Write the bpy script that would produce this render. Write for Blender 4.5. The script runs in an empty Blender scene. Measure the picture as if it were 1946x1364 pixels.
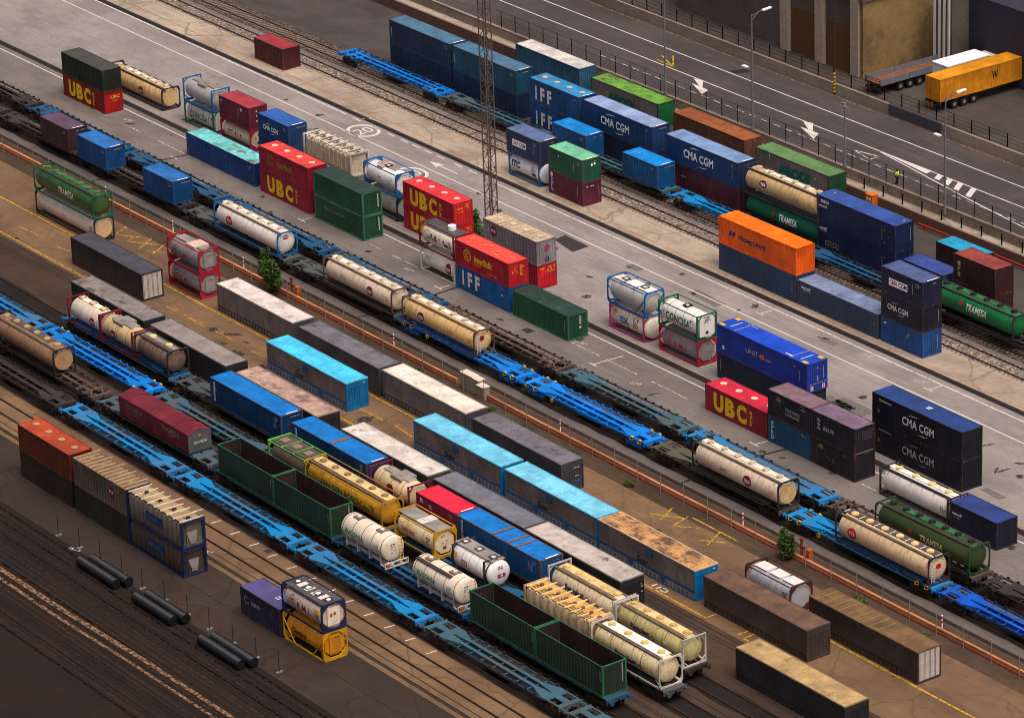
import bpy, bmesh, math, random
from mathutils import Vector, Matrix
R = random.Random(7)
sc = bpy.context.scene
COL = sc.collection
PI = math.pi

# ------------------------------------------------------------------ helpers
def lin(c):
    return tuple(((v/255)/12.92 if v/255 <= .04045 else (((v/255)+.055)/1.055)**2.4) for v in c[:3])

class MB:
    def __init__(s): s.v=[]; s.f=[]; s.m=[]; s.sm=[]
    def add(s, vs, fs, m=0, smooth=False):
        o=len(s.v); s.v+= [tuple(p) for p in vs]
        for f in fs: s.f.append([i+o for i in f]); s.m.append(m); s.sm.append(smooth)
        return s
    def box(s,x0,x1,y0,y1,z0,z1,m=0):
        return s.add([(x0,y0,z0),(x1,y0,z0),(x1,y1,z0),(x0,y1,z0),(x0,y0,z1),(x1,y0,z1),(x1,y1,z1),(x0,y1,z1)],
              [(0,3,2,1),(4,5,6,7),(0,1,5,4),(1,2,6,5),(2,3,7,6),(3,0,4,7)],m)
    def bar(s,p,q,w,h=None,m=0):
        p=Vector(p); q=Vector(q); d=(q-p).normalized(); h=h or w
        up=Vector((0,0,1)) if abs(d.z)<.95 else Vector((0,1,0))
        a=d.cross(up).normalized()*w/2; b=a.cross(d).normalized()*h/2
        vs=[p-a-b,p+a-b,p+a+b,p-a+b,q-a-b,q+a-b,q+a+b,q-a+b]
        return s.add(vs,[(0,1,2,3),(7,6,5,4),(0,4,5,1),(1,5,6,2),(2,6,7,3),(3,7,4,0)],m)
    def cyl(s,p,q,r,n=12,m=0,r2=None,caps=True,smooth=True):
        p=Vector(p); q=Vector(q); d=(q-p).normalized(); r2=r if r2 is None else r2
        up=Vector((0,0,1)) if abs(d.z)<.9 else Vector((1,0,0))
        a=d.cross(up).normalized(); b=a.cross(d).normalized()
        c=[(math.cos(2*PI*i/n),math.sin(2*PI*i/n)) for i in range(n)]
        vs=[p+(a*x+b*y)*r for x,y in c]+[q+(a*x+b*y)*r2 for x,y in c]
        s.add(vs,[(i,i+n,(i+1)%n+n,(i+1)%n) for i in range(n)],m,smooth)
        if caps:
            s.add(vs[:n],[tuple(range(n))],m); s.add(vs[n:],[tuple(range(n-1,-1,-1))],m)
        return s
    def lathe(s,prof,cy,cz,n=28,m=0):
        vs=[]; fs=[]
        for x,r in prof:
            for i in range(n):
                a=2*PI*i/n; vs.append((x,cy+r*math.cos(a),cz+r*math.sin(a)))
        for k in range(len(prof)-1):
            for i in range(n):
                j=(i+1)%n; fs.append((k*n+i,k*n+j,(k+1)*n+j,(k+1)*n+i))
        s.add(vs,fs,m,True)
        s.add(vs[:n],[tuple(range(n-1,-1,-1))],m,True); s.add(vs[-n:],[tuple(range(n))],m,True)
        return s
    def panel(s,ax,fix,sg,a0,a1,z0,z1,pitch=.28,depth=.055,m=0):
        """corrugated vertical sheet; ax 'x' runs along x at y=fix, 'y' runs along y at x=fix; sg = outward sign"""
        n=max(1,round((a1-a0)/pitch)); p=(a1-a0)/n; pts=[]
        for i in range(n):
            b=a0+i*p
            pts+= [(b,0),(b+.36*p,0),(b+.5*p,-depth),(b+.86*p,-depth)]
        pts.append((a1,0)); vs=[]
        for a,d in pts:
            for z in (z0,z1):
                vs.append((a,fix+sg*d,z) if ax=='x' else (fix+sg*d,a,z))
        fl = (sg<0)==(ax=='x')
        fs=[(2*i,2*i+2,2*i+3,2*i+1) if fl else (2*i+1,2*i+3,2*i+2,2*i) for i in range(len(pts)-1)]
        return s.add(vs,fs,m)
    def ridged(s,x0,x1,y0,y1,z,pitch=.3,depth=.025,m=0,th=.06):
        n=max(1,round((x1-x0)/pitch)); p=(x1-x0)/n; pts=[]
        for i in range(n):
            b=x0+i*p; pts+=[(b,0),(b+.3*p,0),(b+.5*p,-depth),(b+.8*p,-depth)]
        pts.append((x1,0)); vs=[]
        for x,d in pts: vs+=[(x,y0,z+d),(x,y1,z+d)]
        s.add(vs,[(2*i,2*i+2,2*i+3,2*i+1) for i in range(len(pts)-1)],m)
        return s
    def mesh(s,name,mats):
        me=bpy.data.meshes.new(name); me.from_pydata(s.v,[],s.f)
        for m in mats: me.materials.append(m)
        me.polygons.foreach_set('material_index',s.m); me.polygons.foreach_set('use_smooth',s.sm); me.update()
        return me
    def obj(s,name,mats,parent=None,loc=(0,0,0)):
        if not isinstance(mats,(list,tuple)): mats=[mats]
        return link(name,s.mesh(name,mats),parent,loc)

def link(name,me,parent=None,loc=(0,0,0),rz=0):
    o=bpy.data.objects.new(name,me); COL.objects.link(o); o.location=loc; o.rotation_euler=(0,0,rz)
    if parent is not None: o.parent=parent
    return o
def tag(o,label,cat,group=None,kind=None):
    if label: o['label']=label
    if cat: o['category']=cat
    if group: o['group']=group
    if kind: o['kind']=kind
    return o
def thing(name,label,cat,loc,group=None,rz=0):
    o=bpy.data.objects.new(name,None); COL.objects.link(o); o.location=loc; o.rotation_euler=(0,0,rz)
    o.empty_display_size=.5
    return tag(o,label,cat,group)
def structure(o): o['kind']='structure'; return o
def copy_tree(root,loc,label=None):
    r=root.copy(); COL.objects.link(r); r.location=loc
    if label: r['label']=label
    def rec(a,b):
        for ch in list(a.children):
            c=ch.copy(); COL.objects.link(c); c.parent=b; rec(ch,c)
    rec(root,r); return r

# ------------------------------------------------------------------ materials
MC={}
def _nt(name,rough=.6,spec=.3,metal=0):
    m=bpy.data.materials.new(name); m.use_nodes=True; nt=m.node_tree; b=nt.nodes['Principled BSDF']
    b.inputs['Roughness'].default_value=rough; b.inputs['Specular IOR Level'].default_value=spec; b.inputs['Metallic'].default_value=metal
    return m,nt,b
def nd(nt,t,**k):
    n=nt.nodes.new(t)
    for a,v in k.items(): setattr(n,a,v)
    return n
def noise(nt,scale=1,vec=(1,1,1),detail=4,rough=.55,off=(0,0,0)):
    g=nd(nt,'ShaderNodeNewGeometry'); mp=nd(nt,'ShaderNodeMapping'); mp.inputs['Scale'].default_value=vec; mp.inputs['Location'].default_value=off
    n=nd(nt,'ShaderNodeTexNoise'); n.inputs['Scale'].default_value=scale; n.inputs['Detail'].default_value=detail; n.inputs['Roughness'].default_value=rough
    nt.links.new(g.outputs['Position'],mp.inputs[0]); nt.links.new(mp.outputs[0],n.inputs['Vector']); return n.outputs['Fac']
def ramp(nt,fac,p0,p1,c0=(0,0,0,1),c1=(1,1,1,1)):
    r=nd(nt,'ShaderNodeValToRGB'); r.color_ramp.elements[0].position=p0; r.color_ramp.elements[1].position=p1
    r.color_ramp.elements[0].color=c0; r.color_ramp.elements[1].color=c1; nt.links.new(fac,r.inputs[0]); return r.outputs[0]
def mix(nt,fac,a,b,mode='MIX'):
    n=nd(nt,'ShaderNodeMix',data_type='RGBA',blend_type=mode)
    for i,v in ((0,fac),(6,a),(7,b)):
        if isinstance(v,(int,float)): n.inputs[i].default_value=v
        elif isinstance(v,tuple): n.inputs[i].default_value=(v+(1,)) if len(v)==3 else v
        else: nt.links.new(v,n.inputs[i])
    return n.outputs[2]
KC=1.0
def side(col,rust=.15,dirt=.45,rough=.5,k=1.0):
    key=('s',col,rust,dirt,rough,k)
    if key in MC: return MC[key]
    m,nt,b=_nt('painted_steel',rough,.35); c=tuple(v*k for v in lin(col))
    off=(R.uniform(0,90),R.uniform(0,90),R.uniform(0,90))
    st=ramp(nt,noise(nt,1.6,(1,1,.10),6,.62,off),.47,.62)
    dk=tuple(v*.42+.012 for v in c)
    x=mix(nt,ramp(nt,noise(nt,.35,(1,1,1),4,.6,off),.4,.6),tuple(v*.76 for v in c),tuple(min(.95,v*1.12+.004) for v in c))
    f=mix(nt,dirt,(0,0,0),st); x=mix(nt,f,x,dk)
    gr=ramp(nt,noise(nt,.9,(1,1,.5),7,.7,off),.5,.6); x=mix(nt,mix(nt,.38,(0,0,0),gr),x,tuple(v*.45+.010 for v in c))
    if rust>0:
        rf=ramp(nt,noise(nt,2.2,(1,1,.45),7,.7,off),.63-.2*rust,.72-.12*rust)
        x=mix(nt,mix(nt,min(1,rust*2.2),(0,0,0),rf),x,(.10,.042,.022))
    nt.links.new(x,b.inputs['Base Color']); MC[key]=m; SARG[m.name]=(col,rust,dirt,rough,k); return m
SARG={}
def top(col,stain=(70,50,40),amt=.25,streak=.3,speck=.0,rough=.55,fine=.5,thr=.58,k=1.0):
    key=('t',col,stain,amt,streak,speck,rough,fine,thr,k)
    if key in MC: return MC[key]
    m,nt,b=_nt('weathered_roof',rough,.3); c=tuple(v*k for v in lin(col)); sc_=lin(stain)
    off=(R.uniform(0,90),R.uniform(0,90),R.uniform(0,90))
    x=mix(nt,ramp(nt,noise(nt,.5,(1,1,1),6,.65,off),.4,.6),tuple(v*.74 for v in c),tuple(min(.93,v*1.12) for v in c))
    if streak>0:
        s1=ramp(nt,noise(nt,1.3,(2.6,.35,1),6,.68,off),.5,.62)
        x=mix(nt,mix(nt,streak,(0,0,0),s1),x,tuple(v*.5+.01 for v in c))
    if amt>0:
        s2=ramp(nt,noise(nt,.55,(1,1.3,1),8,.72,off),thr-.02,thr+.1)
        x=mix(nt,mix(nt,min(1,amt*1.8),(0,0,0),s2),x,sc_)
    s5=ramp(nt,noise(nt,1.9,(1.6,.7,1),8,.75,off),.52,.62); x=mix(nt,mix(nt,.40,(0,0,0),s5),x,tuple(v*.5+.004 for v in c))
    if fine>0:
        s3=ramp(nt,noise(nt,7,(1,1,1),3,.6,off),.5,.66)
        x=mix(nt,mix(nt,fine*.5,(0,0,0),s3),x,tuple(v*.55 for v in c))
    if speck>0:
        s4=ramp(nt,noise(nt,3.2,(1,1,1),2,.5,off),.71,.75)
        x=mix(nt,mix(nt,speck,(0,0,0),s4),x,(.75,.74,.72))
    nt.links.new(x,b.inputs['Base Color']); MC[key]=m; return m
def plain(col,rough=.6,spec=.3,metal=0,var=.15,k=1.0):
    key=('p',col,rough,spec,metal,var,k)
    if key in MC: return MC[key]
    m,nt,b=_nt('coated_surface',rough,spec,metal); c=tuple(v*k for v in lin(col))
    x=mix(nt,ramp(nt,noise(nt,1.5,(1,1,1),5,.6),.3,.7),tuple(v*(1-var) for v in c),tuple(min(.95,v*(1+var)) for v in c))
    nt.links.new(x,b.inputs['Base Color']); MC[key]=m; return m
def tankm(col,stain=(96,66,36),amt=.35,rough=.38,k=1.0):
    """tank shell: pale paint with run marks down from the walkway and grime under it"""
    key=('k',col,stain,amt,rough,k)
    if key in MC: return MC[key]
    m,nt,b=_nt('tank_shell',rough,.4); c=tuple(v*k for v in lin(col))
    off=(R.uniform(0,90),R.uniform(0,90),R.uniform(0,90))
    x=mix(nt,ramp(nt,noise(nt,.7,(1,1,1),4,.6,off),.3,.7),tuple(v*.88 for v in c),tuple(min(.93,v*1.06) for v in c))
    s1=ramp(nt,noise(nt,2.2,(2.2,.4,.22),6,.66,off),.5,.66)
    x=mix(nt,mix(nt,amt,(0,0,0),s1),x,lin(stain))
    s2=ramp(nt,noise(nt,1.1,(1,1,1),7,.7,off),.55,.64)
    x=mix(nt,mix(nt,amt*.6,(0,0,0),s2),x,tuple(v*.45 for v in lin(stain)))
    s3=ramp(nt,noise(nt,5.5,(1,.6,.5),4,.65,off),.5,.64); x=mix(nt,mix(nt,amt*.7,(0,0,0),s3),x,tuple(v*.62 for v in c))
    nt.links.new(x,b.inputs['Base Color']); MC[key]=m; return m
def deckm(col,worn_=(86,80,72),amt=.55):
    key=('d',col,worn_,amt)
    if key in MC: return MC[key]
    m,nt,b=_nt('wagon_deck_paint',.6,.3); c=lin(col); off=(R.uniform(0,90),R.uniform(0,90),0)
    x=mix(nt,ramp(nt,noise(nt,.5,(1,1,1),5,.6,off),.3,.7),tuple(v*.82 for v in c),tuple(v*1.1 for v in c))
    x=mix(nt,mix(nt,amt,(0,0,0),ramp(nt,noise(nt,.16,(1,.6,1),6,.65,off),.46,.62)),x,lin(worn_))
    x=mix(nt,mix(nt,.75,(0,0,0),ramp(nt,noise(nt,3.0,(1,1,1),7,.75,off),.56,.68)),x,(.06,.04,.028))
    nt.links.new(x,b.inputs['Base Color']); MC[key]=m; return m
def ground(name,ca,cb,stain,amt=.4,streak=.3,fine=.35,rough=.85,spots=.15,cracks=0,bump=0,patch=0):
    m,nt,b=_nt(name,rough,.2); a=lin(ca); c=lin(cb); s=lin(stain)
    off=(R.uniform(0,90),R.uniform(0,90),0)
    x=mix(nt,ramp(nt,noise(nt,.09,(1,1,1),7,.66,off),.4,.6),a,c)
    x=mix(nt,mix(nt,amt,(0,0,0),ramp(nt,noise(nt,.22,(.55,1.1,1),8,.7,off),.48,.62)),x,s)
    x=mix(nt,mix(nt,streak,(0,0,0),ramp(nt,noise(nt,1.2,(.05,1.6,1),6,.68,off),.48,.64)),x,tuple(v*.55 for v in a))
    x=mix(nt,mix(nt,fine,(0,0,0),ramp(nt,noise(nt,5,(1,1,1),5,.75,off),.45,.62)),x,tuple(v*.6 for v in a))
    x=mix(nt,mix(nt,fine*.8,(0,0,0),ramp(nt,noise(nt,1.7,(.8,1.3,1),9,.78,off),.46,.66)),x,tuple(v*.5 for v in a))
    x=mix(nt,mix(nt,amt*.5,(0,0,0),ramp(nt,noise(nt,.5,(.35,1.2,1),8,.75,off),.56,.7)),x,tuple(min(.6,v*1.45) for v in a))
    if spots: x=mix(nt,mix(nt,spots*4 if spots*4<1 else 1,(0,0,0),ramp(nt,noise(nt,.8,(1,1.4,1),3,.55,off),.69,.76)),x,tuple(v*.35 for v in a))
    if patch:
        vo=nd(nt,'ShaderNodeTexVoronoi'); vo.distance='CHEBYCHEV'; vo.inputs['Scale'].default_value=.16
        g=nd(nt,'ShaderNodeNewGeometry'); nt.links.new(g.outputs['Position'],vo.inputs['Vector'])
        x=mix(nt,mix(nt,patch,(0,0,0),vo.outputs['Color']),x,tuple(v*.7 for v in a))
    if cracks:
        vo=nd(nt,'ShaderNodeTexVoronoi',feature='DISTANCE_TO_EDGE'); vo.inputs['Scale'].default_value=.13
        g=nd(nt,'ShaderNodeNewGeometry'); ad=nd(nt,'ShaderNodeVectorMath',operation='ADD')
        n2=nd(nt,'ShaderNodeTexNoise'); n2.inputs['Scale'].default_value=.6; nt.links.new(g.outputs['Position'],n2.inputs['Vector'])
        nt.links.new(g.outputs['Position'],ad.inputs[0]); nt.links.new(n2.outputs['Color'],ad.inputs[1]); nt.links.new(ad.outputs[0],vo.inputs['Vector'])
        x=mix(nt,mix(nt,cracks,ramp(nt,vo.outputs['Distance'],.004,.02),(1,1,1)) if 0 else ramp(nt,vo.outputs['Distance'],.004,.016,(cracks,cracks,cracks,1),(0,0,0,1)),x,tuple(v*.4 for v in a))
    nt.links.new(x,b.inputs['Base Color'])
    if bump:
        bp=nd(nt,'ShaderNodeBump'); bp.inputs['Strength'].default_value=bump; bp.inputs['Distance'].default_value=.08
        nt.links.new(noise(nt,6,(1,1,1),3,.7),bp.inputs['Height']); nt.links.new(bp.outputs[0],b.inputs['Normal'])
    return m
def ballastm(ca,cb,sc_=4.5):
    m,nt,b=_nt('ballast_stone',.9,.15)
    vo=nd(nt,'ShaderNodeTexVoronoi'); vo.inputs['Scale'].default_value=sc_
    g=nd(nt,'ShaderNodeNewGeometry'); nt.links.new(g.outputs['Position'],vo.inputs['Vector'])
    sp=nd(nt,'ShaderNodeSeparateColor'); nt.links.new(vo.outputs['Color'],sp.inputs[0])
    x=mix(nt,ramp(nt,sp.outputs[0],.1,.9),lin(ca),lin(cb))
    x=mix(nt,ramp(nt,vo.outputs['Distance'],.35,.75,(0,0,0,1),(.85,.85,.85,1)),x,(.03,.026,.022))
    x=mix(nt,ramp(nt,noise(nt,.4,(1,1,1),5,.6),.45,.75,(0,0,0,1),(.55,.55,.55,1)),x,(.09,.07,.055))
    nt.links.new(x,b.inputs['Base Color'])
    bp=nd(nt,'ShaderNodeBump'); bp.inputs['Strength'].default_value=.8; bp.inputs['Distance'].default_value=.1; bp.invert=True
    nt.links.new(vo.outputs['Distance'],bp.inputs['Height']); nt.links.new(bp.outputs[0],b.inputs['Normal'])
    return m
def worn(col,wear=.5,k=1.0):
    """road paint with worn-through patches (transparent where gone)"""
    key=('w',col,wear,k)
    if key in MC: return MC[key]
    m,nt,b=_nt('road_paint',.75,.2); b.inputs['Base Color'].default_value=tuple(v*k for v in lin(col))+(1,)
    nt.links.new(ramp(nt,noise(nt,2.5,(1,1,1),7,.75),.25+.25*wear,.40+.25*wear),b.inputs['Alpha'])
    MC[key]=m; return m
LM={}
def printed(mat):
    """worn print: the same paint with flakes missing"""
    if mat.name not in LM:
        m=mat.copy(); nt=m.node_tree; b=nt.nodes['Principled BSDF']
        nt.links.new(ramp(nt,noise(nt,2.6,(1,1,.6),8,.78,(3,9,1)),.33,.41,(.45,.45,.45,1)),b.inputs['Alpha']); LM[mat.name]=m
    return LM[mat.name]

# ------------------------------------------------------------------ 2-D marks
TC={}
def text2d(s,w=None,h=None,bold=0.0,space=1.0,shear=0.0):
    key=(s,bold,space,shear)
    if key not in TC:
        bold=bold*.5+.004 if ('M' in s or 'W' in s) else bold*.85+.005
        cu=bpy.data.curves.new('t','FONT'); cu.body=s; cu.offset=bold; cu.space_character=space; cu.shear=shear
        cu.resolution_u=3; cu.align_x='CENTER'; cu.align_y='CENTER'
        o=bpy.data.objects.new('t',cu); COL.objects.link(o)
        dg=bpy.context.evaluated_depsgraph_get(); me=bpy.data.meshes.new_from_object(o.evaluated_get(dg))
        vs=[(v.co.x,v.co.y) for v in me.vertices]; fs=[tuple(p.vertices) for p in me.polygons]
        bpy.data.objects.remove(o); bpy.data.curves.remove(cu); bpy.data.meshes.remove(me)
        xs=[a for a,_ in vs]; ys=[b for _,b in vs]; cx=(min(xs)+max(xs))/2; cy=(min(ys)+max(ys))/2
        TC[key]=([(a-cx,b-cy) for a,b in vs],fs,max(xs)-min(xs),max(ys)-min(ys))
    vs,fs,tw,th=TC[key]
    if w and h: sx,sy=w/tw,h/th
    elif w: sx=sy=w/tw
    else: sx=sy=h/th
    return [(a*sx,b*sy) for a,b in vs],fs
def join2d(*sh):
    V=[];F=[]
    for (v,f),dx,dy in sh:
        o=len(V); V+=[(a+dx,b+dy) for a,b in v]; F+=[tuple(i+o for i in q) for q in f]
    return V,F
def column2d(s,w,h,bold=.02,gap=.25):
    n=len(s); ch=h/(n+(n-1)*gap); sh=[]
    for i,c in enumerate(s):
        if c==' ': continue
        sh.append((text2d(c,w,ch,bold),0,h/2-ch/2-i*ch*(1+gap)))
    return join2d(*sh)
def rect2d(w,h): return [(-w/2,-h/2),(w/2,-h/2),(w/2,h/2),(-w/2,h/2)],[(0,1,2,3)]
def disc2d(rx,ry=None,n=28):
    ry=ry or rx; return [(rx*math.cos(2*PI*i/n),ry*math.sin(2*PI*i/n)) for i in range(n)],[tuple(range(n))]
def arc2d(r0,r1,a0=0,a1=360,n=28,sx=1,sy=1,taper=False):
    v=[];f=[]
    for i in range(n+1):
        t=i/n; a=math.radians(a0+(a1-a0)*t); rr=r0
        if taper: rr=r1-(r1-r0)*math.sin(PI*t)
        v+=[(rr*math.cos(a)*sx,rr*math.sin(a)*sy),(r1*math.cos(a)*sx,r1*math.sin(a)*sy)]
    for i in range(n): f.append((2*i,2*i+1,2*i+3,2*i+2))
    return v,f
def marks2d(w,h,rows,fill=.75,seed=1):
    """rows of tiny dashes: the small print that cannot be read at this distance"""
    r=random.Random(seed); V=[];F=[]; rh=h/rows
    for i in range(rows):
        x=-w/2; end=w/2*r.uniform(.3,1)
        while x<end:
            l=r.uniform(.08,.26)
            if r.random()<fill:
                o=len(V); y=h/2-(i+.5)*rh; V+=[(x,y-rh*.28),(x+l,y-rh*.28),(x+l,y+rh*.28),(x,y+rh*.28)]; F.append((o,o+1,o+2,o+3))
            x+=l+.06
    return V,F
def poly2d(pts): return list(pts),[tuple(range(len(pts)))]
def mark(ref,face,shape,u,v,mat,name='lettering',rot=0,eps=.008):
    """lay a flat mark on a thing's side 'S' (-y), end 'E' (+x), roof 'R', tank shell 'B' (v = degrees up) or tank end 'D'"""
    vs,fs=shape; L,W,H=ref['L'],ref['W'],ref['H']; c,s_=math.cos(math.radians(rot)),math.sin(math.radians(rot))
    vs=[(a*c-b*s_,a*s_+b*c) for a,b in vs]
    if face=='B':
        bm=bmesh.new(); bv=[bm.verts.new((a,b,0)) for a,b in vs]
        for f in fs:
            try: bm.faces.new([bv[i] for i in f])
            except ValueError: pass
        ys=[b for _,b in vs]; y=min(ys)+.12
        while y<max(ys):
            bmesh.ops.bisect_plane(bm,geom=bm.verts[:]+bm.edges[:]+bm.faces[:],plane_co=(0,y,0),plane_no=(0,1,0)); y+=.12
        bm.verts.index_update(); vs=[(q.co.x,q.co.y) for q in bm.verts]; fs=[tuple(q.index for q in f.verts) for f in bm.faces]; bm.free()
        r=ref['r']+eps+.012; cz=ref['cz']; p0=math.radians(v)
        P=[(-L/2+u+a,-r*math.cos(p0+b/r),cz+r*math.sin(p0+b/r)) for a,b in vs]
    elif face=='S': P=[(-L/2+u+a,-W/2-eps,v+b) for a,b in vs]
    elif face=='E': P=[(L/2+eps,-W/2+u+a,v+b) for a,b in vs]
    elif face=='R': P=[(-L/2+u+a,-W/2+v+b,H+eps+.02) for a,b in vs]
    elif face=='D': P=[(ref['xe']+eps,u+a,v+b) for a,b in vs]
    mb=MB(); mb.add(P,fs)
    return mb.obj(name,printed(mat) if name in ('lettering','emblem') else mat,ref['o'])

WHITE=plain((246,244,240),.6,var=.03); OFFW=plain((214,211,206),.6,var=.08); DARKM=plain((34,32,32),.7,var=.2)
YEL=plain((226,176,20),.6,var=.15); GREENL=plain((14,92,58),.6,var=.1); NAVY=plain((24,42,96),.6,var=.1); MAROON=plain((120,22,34),.6,var=.1)
RED=plain((176,30,40),.6,var=.1); BLACKP=plain((22,22,24),.7,var=.1); ORG=plain((214,140,50),.6,var=.1); GREY=plain((120,118,116),.6,var=.15)
DIMW=plain((150,148,150),.6,var=.15); DIMY=plain((150,110,40),.6,var=.15); DARKBLUE=plain((20,40,74),.6,var=.1)
# ------------------------------------------------------------------ box containers
L20,L30,L40,L45=6.06,9.125,12.19,13.72
def box_container(label,x0,y0,z0,L,H,ms,mr,mf=None,W=2.44,name='shipping_container',cat='shipping container',door=False,
                  pitch=.29,depth=.055,roof='corr',hatch=0,mh=None,group=None,flat_side=False,me=None,door_m=None):
    if mf is None:
        q=SARG[ms.name]; mf=side(q[0],min(.9,q[1]+.4),q[2],q[3],q[4])
    me=me or ms
    o=thing(name,label,cat,(x0+L/2,y0+W/2,z0),group); a=L/2; b=W/2
    ref=dict(o=o,L=L,W=W,H=H)
    fr=MB(); p=.15
    for sx in (-1,1):
        for sy in (-1,1):
            fr.box(sx*a-(p if sx>0 else 0),sx*a+(0 if sx>0 else p),sy*b-(p if sy>0 else 0),sy*b+(0 if sy>0 else p),.12,H-.12)
            for z in (0,H-.12):                                  # corner castings stand a few mm proud
                fr.box(sx*a-(.178 if sx>0 else .004),sx*a+(.004 if sx>0 else .178),sy*b-(.165 if sy>0 else .004),sy*b+(.004 if sy>0 else .165),z,z+.12)
        fr.box(sx*a-(.1 if sx>0 else 0),sx*a+(0 if sx>0 else .1),-b+p,b-p,0,.16); fr.box(sx*a-(.1 if sx>0 else 0),sx*a+(0 if sx>0 else .1),-b+p,b-p,H-.13,H-.012)
    for sy in (-1,1):
        y=(sy*b-(.07 if sy>0 else 0),sy*b+(0 if sy>0 else .07))
        fr.box(-a+.178,a-.178,*y,0,.16); fr.box(-a+.178,a-.178,*y,H-.09,H-.012)
    fr.box(-a+.1,a-.1,-b+.07,b-.07,.08,.14)
    fr.obj('frame',mf,o)
    for sy in (-1,1):
        mb=MB()
        if flat_side: mb.panel('x',sy*(b-.012),sy,-a+p,a-p,.16,H-.09,.42,.012)
        else: mb.panel('x',sy*(b-.01),sy,-a+p,a-p,.16,H-.09,pitch,depth)
        mb.obj('side_panel',ms,o)
    ends=(-1,) if door else (-1,1)
    for sx in ends: MB().panel('y',sx*(a-.015),sx,-b+p,b-p,.16,H-.13,.26,.045).obj('end_panel',me,o)
    if door:
        for k in (-1,1):
            y0_,y1_=(-b+p+.01,-.012) if k<0 else (.012,b-p-.01)
            d=MB(); d.box(a-.07,a-.03,y0_,y1_,.17,H-.14)
            for i in range(5): 
                z=.17+(H-.31)*(i+.5)/5; d.box(a-.03,a-.018,y0_+.06,y1_-.06,z-.16,z+.16)
            dd=d.obj('door',door_m or me,o)
            for f in (.3,.72):
                y=y0_+(y1_-y0_)*f; MB().cyl((a-.002,y,.2),(a-.002,y,H-.18),.022,8).obj('locking_bar',mf if door_m is None else GREY,dd)
    if roof=='corr':
        r=MB(); r.ridged(-a+.2,a-.2,-b+.06,b-.06,H-.02,.33,.03); r.box(-a+.02,-a+.2,-b+.02,b-.02,H-.05,H-.005); r.box(a-.2,a-.02,-b+.02,b-.02,H-.05,H-.005); r.obj('roof',mr,o)
    elif roof=='flat':
        r=MB(); r.box(-a+.02,a-.02,-b+.02,b-.02,H-.06,H+.0); r.obj('roof',mr,o)
    elif roof=='open':
        i=MB(); t=.07
        i.box(-a+t,a-t,-b+t,b-t,.16,.2)
        i.box(-a+t,a-t,-b+t-.012,-b+t,.2,H-.05); i.box(-a+t,a-t,b-t,b-t+.012,.2,H-.05); i.box(-a+t-.012,-a+t,-b+t,b-t,.2,H-.05); i.box(a-t,a-t+.012,-b+t,b-t,.2,H-.05)
        for k in range(1,int(L/1.5)): 
            x=-a+k*1.5; i.box(x-.04,x+.04,b-t-.05,b-t,.2,H-.1); i.box(x-.04,x+.04,-b+t,-b+t+.05,.2,H-.1)
        i.obj('inner_lining',mr,o)
    for k in range(hatch):
        x=-a+L*(k+.5)/hatch*1.0; h=MB(); h.cyl((x,.1,H-.01),(x,.1,H+.035),.33,20); h.cyl((x,.1,H+.035),(x,.1,H+.06),.25,20); h.box(x+.3,x+.42,.04,.16,H-.01,H+.05)
        h.obj('hatch',mh or OFFW,o)
    return ref

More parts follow.
